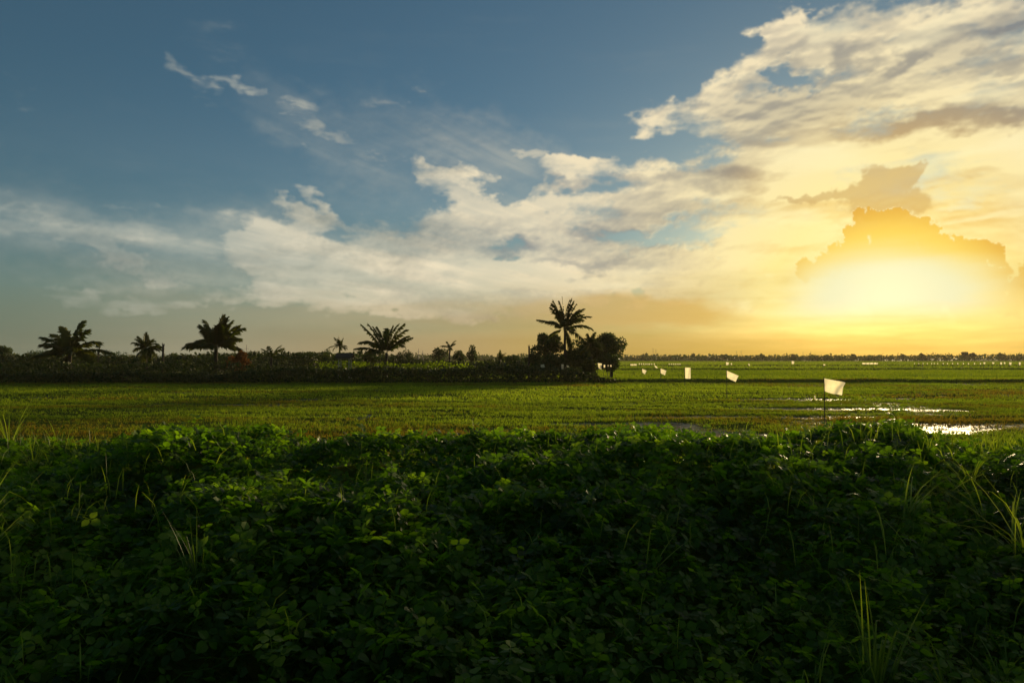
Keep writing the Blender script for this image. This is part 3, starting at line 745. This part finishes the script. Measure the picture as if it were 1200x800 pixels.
def frond_mesh(L, el, sag, tone, g, nl=30, ll=.62, tw=.0):
    """palm frond along +y: rachis that rises at el and sags over, with leaflets on both sides"""
    v, f = [], []; pts = []; y = z = 0.0; a = el; K = 12
    for i in range(K + 1):
        pts.append((y, z, a)); a -= sag / K * (.4 + 1.2 * i / K); y += math.cos(a) * L / K; z += math.sin(a) * L / K
    def P_(t):
        q = t * K; i = min(int(q), K - 1); u = q - i
        return tuple(pts[i][j] * (1 - u) + pts[i + 1][j] * u for j in range(3))
    for i in range(K):
        w0, w1 = [.035 * (1 - .85 * (i + e) / K) for e in (0, 1)]; b = len(v)
        v += [(-w0, pts[i][0], pts[i][1]), (w0, pts[i][0], pts[i][1]), (w1, pts[i + 1][0], pts[i + 1][1]), (-w1, pts[i + 1][0], pts[i + 1][1])]
        f += [(b, b + 1, b + 2), (b, b + 2, b + 3)]
    for i in range(nl):
        t = .14 + .85 * (i + g.uniform(-.3, .3)) / nl; t = min(max(t, .1), .99); y, z, a = P_(t)
        l = ll * math.sin(math.pi * (t * .82 + .12)) ** .7 * g.uniform(.8, 1.15); w = ll * .10 * g.uniform(.7, 1.3)
        for sd in (-1, 1):
            fw = l * (.35 + .55 * t) * g.uniform(.7, 1.3); dr = l * g.uniform(.2, 1.0); out_ = l * .72
            dirv = np.array([sd * out_, fw * math.cos(a) + dr * math.sin(a) * .2, fw * math.sin(a) - dr * .75])
            b = len(v); p0 = np.array([0, y, z]); up = np.array([0, math.cos(a) * w, math.sin(a) * w])
            mid = p0 + dirv * .5 + np.array([0, 0, l * .10])
            v += [tuple(p0 - up), tuple(p0 + up), tuple(mid + up * 1.1), tuple(mid - up * 1.1), tuple(p0 + dirv)]
            f += [(b, b + 1, b + 2), (b, b + 2, b + 3), (b + 3, b + 2, b + 4)]
    return new_mesh('frond', v, np.array(f), M_PALM, np.full(len(f), tone))
def palm(label, px, d, hub, L, trunk_r=.16, nf=18, seed=0, spec=None, low=-.25, lean=0.0, ll=.62, nl=30, spear=True):
    """spec = fronds seen in the photograph: (lean in the picture from upright in degrees, + to the right, share of length, sag, turn towards or away from the camera)"""
    g = np.random.default_rng(seed); s = d / 800; x = (px - 600) * s; zh = EYE + (419 - hub) * s
    t = thing('coconut_palm', label, 'palm tree', (x - lean, d, 0), 'palms behind the paddy')
    mb = MB(); K = 9
    pts = [(lean * (i / (K - 1)) ** 1.6 + .02 * math.sin(i * 2), 0, -.2 + (zh + .25) * i / (K - 1)) for i in range(K)]
    mb.tube(pts, [trunk_r * (1.5 - .5 * min(1, i / 2)) * (1 - .03 * i) * (1 + .06 * (i % 2)) for i in range(K)], 8)
    link('trunk', mb.mesh('trunk', M_BARK, True), t)
    rows = []
    if spec:
        for (a, sh, sag, dep) in spec: rows.append((a, sh, sag, dep))
    for i in range(nf):
        el = R(80) - (i / nf) * (R(80) - low) + g.normal(0, .22); hd = i * 2.39996 + g.normal(0, .7)
        rows.append(('r', el, hd, g.uniform(.6, 1.1)))
    for r_ in rows:
        if r_[0] == 'r':
            _, el, hd, sh = r_; me = frond_mesh(L * sh, el, g.uniform(.8, 1.7) * (1 if el < 1.0 else .6), float(np.clip(g.normal(.45, .2), 0, 1)), g, nl, ll)
        else:
            a, sh, sag, dep = r_; el = R(90 - abs(a)); hd = R(-90 if a > 0 else 90) + R(dep + g.normal(0, 12)); me = frond_mesh(L * sh, el + g.normal(0, .05), sag * g.uniform(.9, 1.3) + .12, float(np.clip(g.normal(.5, .2), 0, 1)), g, nl, ll)
        link('frond', me, t, (lean + g.uniform(-.05, .05), g.uniform(-.05, .05), zh + g.uniform(-.05, .05)), (0, 0, hd))
    return t
palm('tall coconut palm rising over the round trees in the middle of the horizon', 662, 79, 385, 3.3, .17, 9, 1,
     [(-62, 1.05, .25, 10), (-14, 1.1, .12, 0), (-28, .9, .15, 15), (-2, 1.12, .10, -10), (6, 1.1, .15, 10), (12, 1.0, .2, -15), (30, 1.08, .45, 0), (48, 1.12, .75, 10), (40, .95, .6, -20), (66, 1.05, .95, 0), (24, .85, .4, 30), (-8, 1.0, .2, 10), (2, 1.0, .3, -10), (9, .9, .2, 0), (-20, 1.0, .3, 20), (18, .95, .3, 10)], low=-.6, ll=.80, nl=38)
palm('wide low coconut palm with spreading fronds, second from the left edge', 82, 80, 415, 4.4, .22, 9, 2,
     [(-68, 1.05, .55, 0), (-45, .9, .5, 10), (-25, .85, .6, 0), (-5, .8, .5, 0), (15, .85, .7, -10), (45, .95, .8, 0), (66, 1.1, .75, 0), (-80, 1.0, .6, 15)], low=-.1, ll=1.15, nl=40)
palm('small round coconut palm beside the leaning bare post', 171, 84, 408, 2.0, .16, 30, 3, None, low=-.5, ll=.6, nl=26)
palm('thick dark coconut palm with upright fronds at the left', 253, 78, 406, 3.4, .25, 13, 4,
     [(-80, 1.1, .35, 0), (-70, .9, .5, 20), (-30, .95, .4, 0), (-12, .95, .3, 0), (3, 1.1, .25, 0), (14, 1.0, .3, 10), (42, 1.15, .5, 0), (55, .85, .6, 0), (60, .8, .5, -20)], low=.1, ll=1.1, nl=40)
palm('young bright green coconut palm with few arching fronds', 318, 76, 419, 2.1, .14, 3, 5,
     [(-60, 1.1, 1.3, 0), (-25, .7, .9, 0), (25, .9, .7, 0), (38, .8, .5, 10), (70, 1.0, .9, 0)], low=.3, ll=.55, nl=16)
palm('small palm poking out above the round bush by the shelter', 398, 90, 406, 1.5, .14, 12, 6, [(-75, 1.2, .9, 0), (0, .9, .1, 0), (12, .8, .3, 0)], low=.0, ll=.4, nl=18)
palm('coconut palm with a feathery split crown, left of the middle', 453, 77, 414, 3.6, .2, 5, 7,
     [(-60, 1.0, .5, 0), (-34, 1.2, .2, 0), (-24, 1.1, .2, 10), (-50, .9, .4, 10), (-18, .95, .2, 0), (8, 1.0, .6, 0), (2, .9, .3, 10), (30, 1.05, .6, 0), (45, .95, .5, 0), (18, 1.1, .5, 20), (-8, .9, .3, 0), (38, .9, .5, 10)], low=.1, ll=.85, nl=38)
palm('little palm standing above the small round trees left of the narrow tree', 527, 96, 407, 1.4, .12, 14, 8, None, low=-.2, ll=.4, nl=16)
palm('tiny palm between the narrow tree and the bare post', 586, 92, 419, 1.0, .1, 16, 9, None, low=-.1, ll=.35, nl=14)
palm('drooping pale palm hanging in front of the trees right of the tall coconut palm', 692, 76, 404, 2.0, .14, 18, 10, [(-40, .8, 1.3, 0), (50, .9, 1.6, 0), (30, .9, 1.4, 40)], low=-.5, ll=.5, nl=22)

B = broad_tree
GT = 'trees and bushes behind the hedge'
B('round_tree', 'round tree left of the tall coconut palm', 641, 82, 387, 429, 21, n_=4200, seed=1, group=GT)
B('round_tree', 'broad dark tree at the right end of the clump in the middle', 716, 83, 389, 435, 24, n_=5400, seed=2, group=GT)
B('round_tree', 'darker tree behind the drooping palm, right of the tall coconut palm', 690, 85, 390, 436, 24, n_=4600, seed=3, group=GT)
B('small_tree', 'small leafy tree at the far left edge of the picture', 4, 110, 404, 425, 11, n_=1190, seed=4, group=GT)
B('slender_sapling', 'slender sapling with a small top at the right of the wide low palm', 115, 106, 401, 409, 5, n_=272, leaf=.18, seed=5, group=GT, k_=4)
B('narrow_tree', 'narrow upright tree standing alone, right of the small round trees', 553, 114, 404, 430, 7.5, n_=1190, seed=6, group=GT)
B('round_tree', 'small round tree left of the little palm', 515, 118, 407, 428, 13, n_=1530, seed=7, group=GT)
B('round_tree', 'small round tree right of the little palm', 539, 119, 409, 428, 9, n_=1020, seed=8, group=GT)
B('bush', 'dome-shaped bush at the foot of the bare post left of the tall palm', 624, 80, 414, 434, 13, 'bush', n_=1360, seed=9, group=GT, trunk=False)
B('bush', 'round bush under the small palm by the shelter', 406, 86, 411, 434, 20, 'bush', n_=1600, seed=10, group=GT, trunk=False)
B('bush', 'leafy bush right of the shelter', 433, 86, 407, 434, 9, 'bush', n_=900, seed=11, group=GT)
B('bush', 'bush tinted reddish brown by a painted lens flare, right of the thick dark palm', 280, 77, 411, 441, 15, 'bush', n_=1500, seed=12, group=GT, trunk=False, m=M_FLARE_BROWN)
B('bush', 'low bush between the young palm and the shelter', 352, 112, 411, 434, 16, 'bush', n_=1360, seed=13, group=GT, trunk=False)
B('bush', 'low bush left of the thick dark palm', 212, 111, 411, 436, 18, 'bush', n_=1360, seed=14, group=GT, trunk=False)
B('bush', 'bush between the wide low palm and the small round palm', 134, 112, 410, 438, 20, 'bush', n_=1530, seed=15, group=GT, trunk=False)
B('bush', 'bush at the left of the wide low palm', 36, 112, 407, 438, 22, 'bush', n_=1700, seed=16, group=GT, trunk=False)
B('bush', 'bush at the foot of the feathery palm on its right', 474, 108, 408, 436, 12, 'bush', n_=1020, seed=17, group=GT, trunk=False)
B('bush', 'low bush behind the bare post left of the tall palm', 600, 114, 415, 432, 12, 'bush', n_=850, seed=18, group=GT, trunk=False)
B('bush', 'pale lit bush in front of the dark trees at the foot of the drooping palm', 690, 74, 420, 443, 11, 'bush', n_=1190, seed=19, group=GT, trunk=False, m=M_PALM)
B('bush', 'dark bush at the foot of the round tree left of the tall coconut palm', 645, 78, 411, 441, 20, 'bush', n_=2550, seed=21, group=GT, trunk=False)
B('bush', 'dark undergrowth filling the foot of the broad tree at the right end of the clump', 715, 79, 412, 441, 18, 'bush', n_=2380, seed=22, group=GT, trunk=False)
B('bush', 'dark bush between the tall palm trunk and the drooping palm', 674, 80, 404, 440, 17, 'bush', n_=2550, seed=23, group=GT, trunk=False)
B('bush', 'bush right of the young palm', 382, 116, 408, 430, 9, 'bush', n_=680, seed=20, group=GT, trunk=False)

def strip(name, label, px0, px1, d0, d1, top_fn, n_, leaf, m, seed, cat='hedge', kind=None, zb=0.0):
    g = np.random.default_rng(seed)
    d = g.uniform(d0, d1, n_); px = g.uniform(px0, px1, n_); x = (px - 600) / 800 * d
    zt = EYE + (419 - top_fn(px)) * d / 800 + (vnoise(x, d, .5, seed + 3, 3) - .5) * .9 + (vnoise(x, d * .3, .13, seed + 4, 2) - .45) * (3.0 if d1 > 80 else .7)
    z = zb + (zt - zb) * (1 - g.random(n_) ** 1.6 * .95)
    d = d + (vnoise(x, x * 0, .35, seed + 7, 3) - .5) * 2.6 * (d1 < 90)
    edge = np.clip((z - zb) / np.maximum(zt - zb, .1), 0, 1)
    return cards(g, np.stack([x, d, np.maximum(z, .05)], -1), leaf, m, name, np.clip(g.normal(.45, .22, n_) + (edge - .5) * .0, 0, 1), None)
h_ = strip('hedge', None, -160, 730, 68.0, 71.5, lambda p: np.interp(p, [-200, 100, 300, 340, 480, 630, 665, 690, 710, 730], [438, 438, 437, 433, 431, 433, 437, 440, 444, 447]), 17000, .30, M_HEDGE, 31)
tag(h_, 'long dark hedge running along the far side of the wet paddy below the palms', 'hedge')
h_ = strip('scrub', None, -300, 690, 104.0, 126.0, lambda p: np.interp(p, [-300, 0, 100, 250, 350, 480, 560, 640, 690], [418, 419, 420, 420, 420, 422, 425, 427, 430]), 30000, .50, M_HEDGE, 35)
tag(h_, kind='stuff')
h_ = strip('undergrowth', None, -260, 700, 72.5, 78.0, lambda p: np.interp(p, [-300, 0, 60, 130, 200, 260, 330, 380, 400, 560, 640, 700], [426, 427, 424, 428, 427, 424, 428, 430, 433, 432, 430, 436]), 13000, .32, M_HEDGE, 37)
tag(h_, kind='stuff')

# far tree line all along the horizon
def far_trees():
    g = np.random.default_rng(88); P0 = []
    hs = lambda p: np.interp(p, [-2000, 600, 730, 800, 900, 1000, 1060, 1110, 1200, 2600], [415, 415.5, 416.3, 416.0, 416.2, 416.6, 416.2, 414.6, 414.2, 414])
    for i in range(620):
        a = g.uniform(-62, 62); d = g.uniform(500, 560); x = d * math.tan(R(a)); px = 600 + 800 * x / d
        zt = max(3.0, EYE + (419 - hs(px)) * d / 800 + g.normal(0, .8)); r_ = g.uniform(2.2, 5.0)
        P0.append(crown_points(g, 46, [(x, d, zt * .55, r_, r_, zt * .5), (x + g.normal(0, 2), d, zt * .35, r_, r_, zt * .35)], .3))
    P0 = np.concatenate(P0)
    tag(cards(g, P0, 1.8, M_TREE, 'distant_wood', np.clip(g.normal(.5, .2, len(P0)), 0, 1), None), kind='stuff')
far_trees()
h_ = strip('distant_scrub', None, -1300, 2500, 470, 520, lambda p: np.interp(p, [-1300, 700, 1060, 1110, 1200, 2500], [417.6, 417.8, 417.8, 416.6, 416.2, 416]), 26000, 1.7, M_TREE, 39); tag(h_, kind='stuff')
h_ = strip('lit_tint_brush', None, 375, 560, 74.0, 77.0, lambda p: np.interp(p, [375, 400, 520, 560], [429, 425.5, 426.5, 431]), 2600, .26, M_RICE, 43); tag(h_, kind='stuff')  # brighter leaf colour here paints sunlight on the top of the scrub
for i, (px, top, hw, lab) in enumerate([
    (812, 414.5, 3.5, 'small far tree standing out of the horizon wood above the upright rectangular flag'), (847, 415, 5, 'low far tree hump in the horizon wood behind the second nearest flag'),
    (893, 413.8, 2.6, 'thin far tree with an open top in the horizon wood between the two nearest flags'), (1058, 414.6, 3.5, 'far tree hump in the horizon wood straight under the sun glare'),
    (1081, 413.6, 4, 'pointed far tree in the horizon wood right of the sun glare'), (1131, 412.0, 5, 'tallest rounded far tree in the horizon wood at the right'),
    (1139, 413.0, 3.5, 'shorter far tree touching the tallest rounded one on its right'), (1173, 413.6, 5, 'far tree hump in the horizon wood near the right edge'), (1000, 415, 3.5, 'small far tree in the horizon wood right of the nearest flag'), (930, 415, 3.5, 'small far tree in the horizon wood left of the nearest flag')]):
    B('far_tree', lab, px, 495, top, 421, hw, n_=300, leaf=1.5, seed=200 + i, group='trees standing out of the horizon wood', k_=5)

# ================================================================== bare posts, masts, shelter
M_WOOD = M_BARK
def post(name, label, cat, px, d, top, w, lean=0.0, ragged=True):
    s = d / 800; t = thing(name, label, cat, ((px - 600) * s, d, 0)); H = EYE + (419 - top) * s
    mb = MB(); mb.tube([(lean * i / 5, 0, -.2 + (H + .2) * i / 5) for i in range(6)], [w * (1.15 - .06 * i + .08 * (i % 2)) for i in range(6)], 8); link('trunk', mb.mesh('trunk', M_BARK, True), t)
    if ragged:
        for j in range(4):
            a = j * 1.6; mb = MB(); mb.tube([(lean + math.cos(a) * w * .6, math.sin(a) * w * .6, H - .1), (lean + math.cos(a) * w * 1.3, math.sin(a) * w * 1.3, H + .12 + .05 * j)], [w * .4, w * .12], 4); link('stub', mb.mesh('stub', M_BARK), t)
post('dead_palm_trunk', 'bare dead palm trunk beside the small round palm at the left', 'dead trunk', 190.5, 78, 404, .13, .08)
post('dead_palm_trunk', 'bare dead trunk above the dome-shaped bush left of the tall palm', 'dead trunk', 620, 79, 406, .10, .0)
M_STEEL, nt = mat('grey_steel'); out(M_STEEL, nt, principled(nt, nt.ramp(nt.noise(E(nt, nt.node('ShaderNodeTexCoord').outputs['Object']), 2.0), [(0, (.10, .10, .10)), (1, (.20, .19, .18))]), .6, .4).outputs[0])
def mast(px, d, top, lab, arms=2):
    s = d / 800; t = thing('power_mast', lab, 'mast', ((px - 600) * s, d, 0), 'thin masts on the horizon'); H = EYE + (419 - top) * s
    mb = MB(); mb.tube([(0, 0, -.3), (0, 0, H)], [.11, .06], 5); link('pole', mb.mesh('pole', M_STEEL), t)
    for j in range(arms):
        mb = MB(); mb.box((-.6, -.04, H - .9 - j * 1.2), (.6, .04, H - .84 - j * 1.2)); link('crossarm', mb.mesh('crossarm', M_STEEL), t)
for px, d, top, lab in [(765.3, 430, 407.5, 'left mast of the close pair on the horizon above the small flags'), (768.6, 430, 409, 'right mast of the close pair on the horizon above the small flags'),
                        (863, 450, 411, 'left mast of the faint pair behind the second nearest flag'), (868.5, 450, 410.5, 'right mast of the faint pair behind the second nearest flag'),
                        (941, 480, 412, 'faint mast on the horizon left of the nearest flag'), (950, 480, 411.5, 'faint mast on the horizon just left of the nearest flag pole'),
                        (490.5, 200, 408.5, 'thin mast right of the feathery palm'), (495.5, 210, 410.5, 'shorter thin mast left of the small round trees'), (289, 160, 404, 'thin mast right of the thick dark palm')]:
    mast(px, d, top, lab)
M_PALEWOOD, nt = mat('pale_wood'); out(M_PALEWOOD, nt, principled(nt, nt.ramp(nt.noise(E(nt, nt.node('ShaderNodeTexCoord').outputs['Object']), 5.0), [(0.3, (.26, .23, .17)), (.8, (.42, .38, .30))]), .7, .3).outputs[0])
def shelter():
    d = 72.6; s = d / 800; x = (403 - 600) * s; t = thing('field_shelter', 'small open field shelter with pale posts under the round bush left of the middle', 'shelter', (x, d, 0.2))
    H = EYE + (419 - 420.5) * s - .2
    for sx in (-.55, .55):
        for sy in (0, 1.0):
            mb = MB(); mb.tube([(sx, sy, -.3), (sx, sy, H)], .055, 6); link('post', mb.mesh('post', M_PALEWOOD), t)
    for sy in (-.06, 1.06):
        mb = MB(); mb.box((-.75, sy - .04, H), (.75, sy + .04, H + .09)); link('beam', mb.mesh('beam', M_PALEWOOD), t)
    mb = MB()
    v = [(-.9, -.35, H + .1), (.9, -.35, H + .1), (.9, .5, H + .55), (-.9, .5, H + .55), (-.9, 1.35, H + .1), (.9, 1.35, H + .1), (-.9, -.35, H + .16), (.9, -.35, H + .16), (.9, .5, H + .63), (-.9, .5, H + .63), (-.9, 1.35, H + .16), (.9, 1.35, H + .16)]
    mb.add(v, [(0, 3, 2, 1), (3, 4, 5, 2), (6, 7, 8, 9), (9, 8, 11, 10), (0, 1, 7, 6), (4, 10, 11, 5), (0, 6, 9, 3), (3, 9, 10, 4), (1, 2, 8, 7), (2, 5, 11, 8)]); link('roof', mb.mesh('roof', M_BARK), t)
shelter()

# ================================================================== white flags
def cloth_mat():
    m, nt = mat('white_plastic_cloth'); tcn = nt.node('ShaderNodeTexCoord'); pos = E(nt, tcn.outputs['Object'])
    c = nt.noise(pos, 7.0, 4.0, .6)
    col = nt.ramp(c, [(.3, (.82, .75, .50)), (.6, (.94, .88, .60))])
    p = principled(nt, col, .5, .4, bump(nt, c, .3, .01)); t = nt.node('ShaderNodeBsdfTranslucent'); nt.put(t.inputs[0], col)
    mx = nt.node('ShaderNodeMixShader'); mx.inputs[0].default_value = .85
    nt.t.links.new(p.outputs[0], mx.inputs[1]); nt.t.links.new(t.outputs[0], mx.inputs[2]); return out(m, nt, mx.outputs[0])
M_CLOTH = cloth_mat()
GF = 'white marker flags on sticks in the paddies'
def flag(label, d, corners, pole=None, extra=0.0, fold=.05, group=GF, res=(9, 6), name='marker_flag', yaw=.25):
    """corners: top at the pole, top free, bottom free, bottom at the pole, as rows and columns of the photograph"""
    s = d / 800
    W_ = [np.array([(px - 600) * s, 0, EYE + (419 - py) * s]) for px, py in corners]
    x0 = W_[0][0] if pole is None else (pole - 600) * s
    zb = float(ground_z(x0, d)); t = thing(name, label, 'flag', (x0, d, zb), group)
    NX, NY = res; v = []
    for j in range(NY):
        for i in range(NX):
            u, w = i / (NX - 1), j / (NY - 1)
            p = (W_[0] * (1 - u) + W_[1] * u) * (1 - w) + (W_[3] * (1 - u) + W_[2] * u) * w
            wid = abs(W_[1][0] - W_[0][0])
            v.append((p[0] - x0, u * wid * yaw + fold * wid * math.sin(u * 7 + w * 2.2) * u ** .5 + .02 * wid * math.sin(w * 9 + u * 4), p[2] - zb - .03 * wid * math.sin(u * 5) * w))
    f = [(j * NX + i, j * NX + i + 1, (j + 1) * NX + i + 1, (j + 1) * NX + i) for j in range(NY - 1) for i in range(NX - 1)]
    link('cloth', new_mesh('cloth', v, np.array(f), M_CLOTH, smooth=True), t)
    top = max(W_[0][2], W_[3][2]) - zb + .06 + extra
    mb = MB(); r_ = .014 + d * .00012; mb.tube([(.0, .01, -.25), (.012, 0.01, top * .5), (.0, .01, top)], [r_ * 1.2, r_, r_ * .7], 6, .5)
    link('pole', mb.mesh('pole', M_BARK, True), t)
    return t
flag('nearest and largest white flag, on a dark pole at the right above the vine crest', 27, [(965.4, 443), (993, 448.3), (988, 464), (966, 458)], fold=.13, res=(14, 9), yaw=.12)
flag('second nearest white flag, hanging slanted down to the right on a thin pole', 42, [(851.3, 434), (866, 440.3), (862.3, 447.8), (851.8, 442)], fold=.05, yaw=.1)
flag('upright rectangular white flag between the slanted flag and the small pair', 60, [(802.6, 430.6), (809.6, 430.8), (809.2, 443.8), (802.8, 443.0)], pole=802.2, fold=.08, yaw=.1)
flag('right one of the small pair of white flags left of the upright rectangular flag', 78, [(773.8, 431.6), (781.3, 434.2), (779.5, 439.8), (774.0, 436.8)])
flag('left one of the small pair of white flags left of the upright rectangular flag', 88, [(752.2, 431.8), (758.0, 434.2), (755.8, 438.6), (752.6, 436.0)])
flag('tiny tilted white flag just above and between the small pair', 120, [(766.4, 427.6), (769.8, 429.4), (770.8, 431.6), (768.0, 430.4)], yaw=.1)
flag('small pale flag behind the slanted flag, touching the horizon wood', 165, [(850.6, 424), (854.6, 424.8), (853.8, 427.6), (850.8, 427.4)])
flag('very small flag right of the pale flag behind the slanted flag', 165, [(856.2, 425.2), (857.9, 425.6), (857.7, 427.4), (856.3, 427.2)])
flag('small drooping flag in the far field between the two nearest flags', 150, [(876.9, 425.2), (878.2, 426.6), (879.0, 428.8), (877.0, 427.6)])
flag('small flag in the far field left of the nearest flag', 165, [(927.4, 422.8), (931.2, 423.4), (930.6, 426.4), (927.6, 426.2)], extra=.9)
flag('tiny flag in the far field straight above the nearest flag', 140, [(964.6, 426.4), (967.4, 426.8), (967.2, 428.2), (964.8, 428)])
flag('rounded white flag under the round tree left of the tall palm', 72.6, [(633.4, 427.4), (637.6, 426.8), (638.6, 430.6), (633.8, 430.6)])
flag('narrow upright white flag at the foot of the tall palm trunk', 72.2, [(657.6, 426.6), (660.6, 426.8), (660.4, 432.4), (657.9, 432.4)])
flag('small white flag right of the tall palm trunk', 73, [(663.6, 427.6), (666.6, 428.4), (667.2, 430.6), (664.2, 429.8)])
flag('large white flag hanging under the dark trees right of the tall palm', 71.6, [(700.2, 425.2), (705.6, 425.8), (704.9, 433.2), (701.4, 431.0)])
flag('small white flag just right of the large one under the dark trees', 72.4, [(707.2, 427.2), (709.4, 427.4), (709.2, 430.6), (707.4, 430.4)])
flag('tiny white flag, left one of the last two under the dark trees', 74.5, [(711.8, 427.2), (713.6, 427.6), (713.2, 429.6), (711.9, 429.2)])
flag('tiny white flag, right one of the last two under the dark trees', 75, [(715.0, 427.2), (716.9, 427.8), (716.3, 430), (715.1, 429.2)])
flag('torn white plastic scrap on a short stick left of the nearest flag', 40.5, [(953.6, 463.0), (955.0, 463.6), (955.8, 470.0), (954.0, 467.4)], fold=.3, name='plastic_scrap')
flag('torn white plastic scrap on a short stick below the nearest flag', 37, [(984.4, 472.4), (985.8, 473.0), (986.0, 479.6), (983.8, 478.0)], fold=.3, name='plastic_scrap')
fr = random.Random(9)
for px in [1071, 1076, 1081, 1086, 1091, 1094, 1098, 1104.5, 1109.5, 1115.5, 1121.5, 1128, 1134, 1141, 1148]:
    q = fr.uniform(-.4, .4); w = 1.0 + (px - 1070) / 100
    flag('tiny white flag in the dotted row below the horizon wood at the right', 182, [(px, 425.2 + q * .4), (px + w, 425.3), (px + w * .9, 426.5 + (px - 1070) * .008), (px, 426.4)], res=(3, 2), group='row of tiny white flags at the right')
for px, w, h, lab in [(1152.2, 3.0, 2.4, 'first of the larger far flags where the dotted row ends'), (1162.4, 3.4, 2.2, 'far white flag just left of the close pair near the right edge'), (1171.8, 3.0, 3.0, 'left flag of the close pair near the right edge'),
                      (1176.0, 2.8, 2.2, 'right flag of the close pair near the right edge'), (1182.4, 3.8, 3.4, 'tall far flag between the close pair and the right edge'), (1193.6, 3.2, 3.6, 'last far flag at the right edge of the picture')]:
    flag(lab, 150, [(px, 424.2), (px + w, 424.6), (px + w * .8, 424.2 + h), (px, 424 + h * .9)], res=(4, 3), group='larger far flags at the right')
for px in [748.5, 751, 753.5, 756.2, 758.6, 760.4, 763, 766]:
    flag('tiny white flag in the far row under the two close masts', 200, [(px, 425.6 + fr.uniform(-.7, .4)), (px + 1.3, 425.9), (px + 1.1, 427.3), (px, 427.1)], res=(3, 2), group='far row of tiny flags under the masts')
for px in [783.5, 786, 788.5, 791, 793.6, 796]:
    flag('tiny white flag in the far row above the upright rectangular flag', 200, [(px, 425.8), (px + 1.5, 426), (px + 1.4, 427.1), (px, 427)], res=(3, 2), group='far row of tiny flags above the rectangular flag')
def sheet_fence(px0, px1, d, top, bot, label):
    s = d / 800; x0 = (px0 - 600) * s; x1 = (px1 - 600) * s; z1 = EYE + (419 - top) * s; z0 = EYE + (419 - bot) * s; K = 16
    t = thing('sheet_fence', label, 'fence', (x0, d, 0))
    v = [((x1 - x0) * i / K, .12 * math.sin(i * 1.7), z1 + .06 * math.sin(i * 2.1) if j else z0) for j in (0, 1) for i in range(K + 1)]
    f = [(i, i + 1, K + 2 + i, K + 1 + i) for i in range(K)]
    link('sheet', new_mesh('sheet', v, np.array(f), M_CLOTH), t)
    for i in range(0, K + 1, 4):
        mb = MB(); mb.tube([(v[i][0], v[i][1] + .04, -.2), (v[i][0], v[i][1] + .04, z1 + .25)], .04, 5); link('stake', mb.mesh('stake', M_BARK), t)
sheet_fence(738.5, 746.5, 175, 426.3, 428.2, 'low white plastic sheet strung on stakes, left of the tiny flags under the masts')
sheet_fence(1010, 1029, 190, 425.0, 426.6, 'long white sheet strung on stakes under the sun glare')
#--HAZE--
def haze(density=.00014):
    m, nt = mat('haze_air'); v = nt.node('ShaderNodeVolumePrincipled')
    v.inputs['Color'].default_value = (1.0, .86, .62, 1); v.inputs['Density'].default_value = density; v.inputs['Anisotropy'].default_value = .25
    o = nt.node('ShaderNodeOutputMaterial'); nt.t.links.new(v.outputs[0], o.inputs['Volume'])
    mb = MB(); mb.box((-1100, -300, -2.0), (1100, 800, 16.0))
    tag(link('haze', mb.mesh('haze', m)), kind='stuff')
haze()
